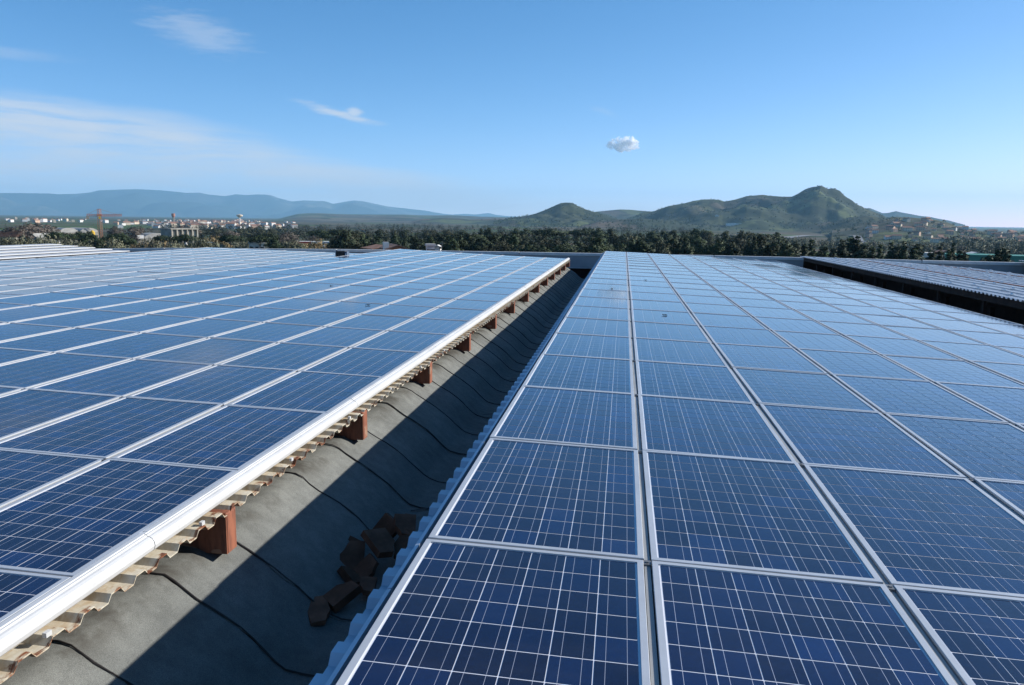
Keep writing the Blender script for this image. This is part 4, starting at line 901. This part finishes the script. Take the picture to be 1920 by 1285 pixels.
# petrol station
ps = building('petrol_station', 'petrol station with flat red and white canopy beyond the left roof', 'petrol station', 574, 290)
MB().box(-7.5, 7.5, -3, 3, 2.2, 2.9).build('canopy', M_WHITE, ps); MB().box(-7.6, 1.5, -3.1, -3.005, 2.2, 2.9).build('fascia', M_REDP, ps); MB().box(1.52, 7.6, -3.1, -3.005, 2.2, 2.9).build('fascia', M_WHITE, ps)
for x in (-6.4, -2, 2.5, 6.6): MB().box(x - .18, x + .18, -.2, .2, -3, 2.2).build('column', M_WHITE, ps)
for x in (-5.5, -4.2, .5, 4.5): MB().box(x - .35, x + .35, -2.2, -1.6, -3, .9).build('fuel_pump', M_BLUEP, ps)
sgn = building('price_sign', 'narrow white sign pole by the petrol station', 'sign', 533, 280); MB().bar((0, 0, -2), (0, 0, 3.3), .12, .1, 6).build('pole', M_WHITE, sgn); MB().box(-.5, .5, -.15, .15, 2.0, 3.3).build('board', M_WHITE, sgn)
for i, (u, dd, zt, lab) in enumerate(((215, 215, 1.75, 'white round lamp head on a pole between the umbrella pines'), (347, 230, 1.55, 'small white lamp beside the concrete frame'), (106, 205, 1.8, 'lone white lamp below the leftmost stone pines'), (606, 245, .9, 'white lamp standing right of the petrol station'))):
    l_ = building('street_lamp', lab, 'lamp', u, dd); zz = z_at(u, (457.5, 460, 457, 464)[i], dd) - l_.location.z
    MB().bar((0, 0, -1), (0, 0, zz), .09, .06, 6).build('pole', M_CONC, l_); m = MB()
    bm = bmesh.new(); bmesh.ops.create_icosphere(bm, subdivisions=2, radius=.42); m_ = bpy.data.meshes.new('lamp_globe'); bm.to_mesh(m_); bm.free(); m_.materials.append(M_WHITE); link('lamp_globe', m_, l_).location = (0, 0, zz + .3)
def block(label, u, dist, vtop, hw, dp, wm, rm, gable=0.0, gm=None, rz=0.0, wins=3, name='house', cat='house'):
    if dist < 0:                                            # stands on a hillside: dist is then minus the photo row of its foot
        q_ = land_hit(u, -dist); dist = math.hypot(q_.x - CAM_X, q_.y); g = building(name, label, cat, u, dist, rz); g.location.z = q_.z
    else: g = building(name, label, cat, u, dist, rz)
    h = z_at(u, vtop, dist) - g.location.z - gable
    m = MB().box(-hw, hw, 0, dp, -3, h)
    m.build('wall', wm, g)
    if gable:
        MB().add([(-hw + .05, .01, h), (hw - .05, .01, h), (0, .01, h + gable - .12), (-hw + .05, dp - .01, h), (hw - .05, dp - .01, h), (0, dp - .01, h + gable - .12)], [(0, 1, 2), (4, 3, 5)]).build('gable', gm or wm, g)
        for s in (-1, 1): MB().add([(s * (hw + .3), -.3, h - .1), (s * (hw + .3), dp + .3, h - .1), (0, dp + .3, h + gable), (0, -.3, h + gable), (s * (hw + .3), -.3, h + .06), (s * (hw + .3), dp + .3, h + .06), (0, dp + .3, h + gable + .16), (0, -.3, h + gable + .16)], [(0, 1, 2, 3), (4, 5, 6, 7), (0, 3, 7, 4), (0, 1, 5, 4), (1, 2, 6, 5)]).build('roof', rm, g)
    else: MB().box(-hw - .2, hw + .2, -.2, dp + .2, h + .002, h + .4).build('roof', rm, g)
    for k in range(wins): MB().box(-hw + (k + .5) * 2 * hw / wins - .4, -hw + (k + .5) * 2 * hw / wins + .4, -.05, .05, h - 1.9, h - .7).build('window', M_WIN, g)
    return g, h
g, h = block('house with orange gable and tiled roof peeping over the crest of the left roof', 746, 150, 461, 1.9, 9, M_REDORANGE, M_ROOFT, .7, M_REDORANGE, .15, 1); MB().box(-2.4, -1.4, 2, 3, h - .3, h + 1.3).build('chimney', M_WHITE, g)
block('low shed with brown tiled roof left of the orange gabled house', 727, 165, 461.5, 3.2, 6, M_CONC, M_ROOFT, .6, None, .4, 2, 'shed', 'shed')
block('white flat roofed house in the trees right of the orange gabled house', 808, 165, 461.3, .75, 1.5, M_WHITE, M_WHITE, 0, None, .2, 2); block('small white house beside the flat roofed one in the dark trees', 820, 172, 460.8, .6, 1.5, M_WHITE, M_WHITE, .4, None, -.2, 1)
block('white flat building beyond the first panel roof crest, left of the petrol station', 480, 215, 457.5, 1.9, 5, M_WHITE, M_WHITE, 0, None, 0, 3)
block('grey tiled house half hidden behind the first roof crest', 398, 225, 455.5, 3.0, 6, M_CONC, M_GREYROOF, .8, None, .2, 2)
block('cream farmhouse on the field edge far behind the petrol station', 678, 620, 430.5, 3, 6, M_CREAM, M_ROOFT, 1, None, 0, 2)
block('long white warehouse on the slope below the green hill', 1378, -422.5, 418.3, 24, 18, M_WHITE, M_WHITE, 1.2, None, 0, 6, 'warehouse', 'warehouse')
block('white villa on the slope of the green hill', 1344, -406, 402.5, 6, 8, M_WHITE, M_ROOFT, 1.6, None, 0, 2)
block('long green and white factory hall behind the right parapet', 1848, 230, 481.5, 8.0, 10, M_GREEN, M_GREEN, 0, None, 0, 5, 'factory_hall', 'factory hall'); block('green hall at the right border behind the last conifers', 1915, 250, 483, 4.5, 10, M_GREEN, M_GREEN, 0, None, 0, 3, 'factory_hall', 'factory hall')
block('white shed with pale pitched roof behind the green factory hall', 1838, 330, 474, 3.0, 6, M_WHITE, M_WHITE, .9, None, .3, 3, 'shed', 'shed'); block('pink house between the conifers at right', 1780, 300, 471, 3.0, 7, M_ORANGE, M_ROOFT, 1.2, None, .3, 2)
block('white hut low between the conifers at right', 1741, 190, 478, 1.2, 4, M_WHITE, M_WHITE, 0, None, 0, 1, 'hut', 'hut'); block('pale yellow field barn seen left of the dark roof edge', 1495, 175, 474.5, 1.4, 5, M_CREAM, M_CREAM, .3, None, 0, 1, 'barn', 'barn')
po = building('utility_pole', 'thin grey utility pole in front of the dark trees', 'pole', 829, 150); zz = z_at(829, 453, 150) - po.location.z; MB().bar((0, 0, -1), (0, 0, zz), .12, .09, 6).build('shaft', M_CONC, po); MB().box(-.5, .5, -.06, .06, zz - .4, zz - .28).build('cross_arm', M_CONC, po)

# tower crane
cr = building('tower_crane', 'orange tower crane standing above the trees at left', 'crane', 187, 430); top = z_at(187, 392, 430) - cr.location.z; jz = z_at(187, 404, 430) - cr.location.z
def lattice(mb, a, b, wdt, n, r_):
    a, b = Vector(a), Vector(b); ax = (b - a).normalized(); s1 = ax.orthogonal().normalized(); s2 = ax.cross(s1); c = [(s1 * sx + s2 * sy) * wdt / 2 for sx, sy in ((-1, -1), (1, -1), (1, 1), (-1, 1))]
    for o in c: mb.bar(a + o, b + o, r_, r_, 4)
    for k in range(n):
        p, q = a.lerp(b, k / n), a.lerp(b, (k + 1) / n)
        for i in range(4): mb.bar(p + c[i], q + c[(i + 1) % 4], r_ * .7, r_ * .7, 3)
m = MB(); lattice(m, (0, 0, -1), (0, 0, jz - .6), 1.3, 14, .06); m.build('mast', M_CRANE, cr)
m = MB(); lattice(m, (0, 0, jz + .4), (0, 0, top), 1.1, 3, .085); m.build('tower_head', M_CRANE, cr)
m = MB(); lattice(m, (.8, 0, jz), (9.6, 0, jz + .2), 0.7, 10, .075); m.build('jib', M_CRANE, cr)
m = MB(); lattice(m, (-.8, 0, jz), (-5.4, 0, jz), 0.7, 5, .075); m.build('counter_jib', M_CRANE, cr)
MB().box(-5.6, -4.2, -.6, .6, jz - 1.8, jz - .3).build('counterweight', M_CONC, cr); MB().box(-.9, .9, -.9, .9, jz - .5, jz + .5).build('slewing_unit', M_CRANE, cr)
MB().bar((0, 0, top), (7.5, 0, jz + .5), .05, .05, 3).bar((0, 0, top), (-5, 0, jz + .4), .05, .05, 3).build('tie_rod', M_CRANE, cr); MB().box(-.4, .5, -1.4, -.6, jz - 1.7, jz - .6).build('cabin', M_YEL, cr)
# yellow silo near the crane
si = building('silo', 'small yellow silo left of the crane foot', 'silo', 172, 400); zt = z_at(172, 432, 400) - si.location.z; MB().bar((0, 0, -2), (0, 0, zt - .8), 1.0, 1.0, 12).build('tank', M_YEL, si); MB().bar((0, 0, zt - .8), (0, 0, zt), 1.0, .3, 12).build('dome', M_YEL, si)
# water towers above the town
wt = building('water_tower', 'reddish square headed water tower above the town', 'water tower', 325.5, 1500); zt = z_at(325, 400.5, 1500) - wt.location.z; zb = z_at(325, 407, 1500) - wt.location.z
MB().bar((0, 0, -2), (0, 0, zb), 1.5, 1.3, 8).build('shaft', M_CONC, wt); MB().bar((0, 0, zb - 1), (0, 0, zb + 1.2), 1.5, 2.8, 10).bar((0, 0, zb + 1.2), (0, 0, zt), 2.9, 2.9, 10).build('tank', simple('tower_brick', (.36, .17, .12), .9), wt)
wt = building('water_tower', 'pale mushroom shaped water tower at the right of the town', 'water tower', 449.5, 1450); zt = z_at(449, 402, 1450) - wt.location.z; zb = z_at(449, 406.5, 1450) - wt.location.z
MB().bar((0, 0, -2), (0, 0, zb), 1.1, 1.0, 8).build('shaft', M_WHITE, wt); MB().bar((0, 0, zb - 1.5), (0, 0, zb + .6), 1.2, 4.6, 14).bar((0, 0, zb + .6), (0, 0, zt - 1.0), 5.0, 5.2, 14).bar((0, 0, zt - 1.0), (0, 0, zt), 5.0, 1.2, 14).build('tank', M_CREAM, wt)
# green field, road on the slope at right
def ground_strip(name, uv_d, width, mat, lift=.25):
    P = [at(u, dd) for u, dd in uv_d]; vs = []
    for i, (x, y) in enumerate(P):
        a = P[max(0, i - 1)]; b = P[min(len(P) - 1, i + 1)]; dx, dy = b[0] - a[0], b[1] - a[1]; L = math.hypot(dx, dy) or 1
        for s in (-1, 1): px, py = x - s * dy / L * width / 2, y + s * dx / L * width / 2; vs.append((px, py, gz(px, py) + lift))
    tag(MB().add(vs, [(2 * i, 2 * i + 2, 2 * i + 3, 2 * i + 1) for i in range(len(P) - 1)]).build(name, mat), kind='structure')
M_CROP = land_material('green_crop', [(0.09, 0.17, 0.035), (0.10, 0.18, 0.04)], .05, .02, .1); M_FALLOW = land_material('pale_fallow', [(0.16, 0.15, 0.09), (0.13, 0.125, 0.08)], .05, .02, .1)
ground_strip('crop_field', [(607, 330), (606, 420), (606, 520), (606, 600)], 12, M_CROP); ground_strip('fallow_field', [(560, 640), (600, 690), (680, 700), (740, 690)], 60, M_FALLOW)
rd = [hill_point(V_VILL, a, b) for a, b in ((.02, .30), (.06, .26), (.09, .20), (.10, .12), (.13, .04))]
vs = []
for i, q in enumerate(rd):
    a, b = rd[max(0, i - 1)], rd[min(len(rd) - 1, i + 1)]; dx, dy = b[0] - a[0], b[1] - a[1]; L = math.hypot(dx, dy); vs += [(q[0] - dy / L * 5, q[1] + dx / L * 5, q[2] + 1.2), (q[0] + dy / L * 5, q[1] - dx / L * 5, q[2] + 1.2)]
tag(MB().add(vs, [(2 * i, 2 * i + 2, 2 * i + 3, 2 * i + 1) for i in range(len(rd) - 1)]).build('road', M_ASPHALT), kind='structure')
ground_strip('slope_road', [(1475, 1150), (1490, 1300), (1515, 1500), (1545, 1600)], 16, M_ASPHALT, 1.5)

# ------------------------------------------------------------------ small cloud beyond the haze
def cloud_material():
    m = bpy.data.materials.new('cloud_vapour'); m.use_nodes = True; t = NT(m.node_tree); t.t.nodes.clear()
    v_ = t.n('ShaderNodeVolumePrincipled', {'Color': (1, 1, 1, 1), 'Density': t.m('MULTIPLY', t.ramp(t.noise(t.n('ShaderNodeTexCoord').outputs['Object'], 0.011, 5, 0.62), 0.43, 0.66), 0.055), 'Anisotropy': 0.0}); t.t.links.new(v_.outputs[0], t.n('ShaderNodeOutputMaterial').inputs['Volume']); return m
bm = bmesh.new(); q = ray(1167, 272); C0 = Vector((CAM_X, 0, CAM_Z)) + q * 13000; side = Vector((q.y, -q.x, 0)).normalized(); fwd = Vector((q.x, q.y, 0)).normalized(); rr = random.Random(3)
lobes = [(side * dx + Vector((0, 0, dz)) + fwd * rr.uniform(-45, 45), r_) for dx, dz, r_ in ((-120, -10, 50), (-85, 10, 62), (-40, 14, 72), (20, 18, 84), (75, 22, 78), (110, 10, 62), (60, -14, 66), (-20, -14, 66), (-150, -16, 36), (90, 44, 52), (30, 46, 52), (-30, 36, 44), (140, -6, 44))]
bmesh.ops.create_icosphere(bm, subdivisions=6, radius=1.0)
for v in bm.verts:
    n_ = v.co.normalized(); best = 20.0
    for c_, r_ in lobes:                                   # the outermost lobe along this direction
        bq = n_.dot(c_); dq = bq * bq - c_.length_squared + r_ * r_
        if dq > 0: best = max(best, bq + math.sqrt(dq))
    v.co = n_ * best * 1.35 * (1 + .10 * math.sin(n_.x * 13 + n_.z * 9) * math.sin(n_.y * 11 - n_.z * 13) + .07 * math.sin(n_.x * 29 + n_.y * 21) * math.sin(n_.z * 33) + .05 * math.sin(n_.x * 61 + n_.z * 40) * math.sin(n_.y * 57))
me = bpy.data.meshes.new('cloud'); bm.to_mesh(me); bm.free(); me.materials.append(cloud_material()); me.polygons.foreach_set('use_smooth', [True] * len(me.polygons))
o = tag(link('cloud', me), 'small white puffy cloud alone in the blue above the cone shaped hill', 'cloud'); o.location = C0

# ------------------------------------------------------------------ haze: one closed box of even air round the whole scene
m = bpy.data.materials.new('haze'); m.use_nodes = True; t = NT(m.node_tree); t.t.nodes.clear()
pv = t.n('ShaderNodeVolumePrincipled', {'Color': HAZE_COLOR + (1,), 'Density': HAZE_DENSITY, 'Anisotropy': 0.12}); t.t.links.new(pv.outputs[0], t.n('ShaderNodeOutputMaterial').inputs['Volume'])
tag(MB().box(-20500, 20500, -20500, 20500, -45, 700).build('haze', m), 'thin blue air between the roofs and the far mountains', 'haze', kind='stuff')
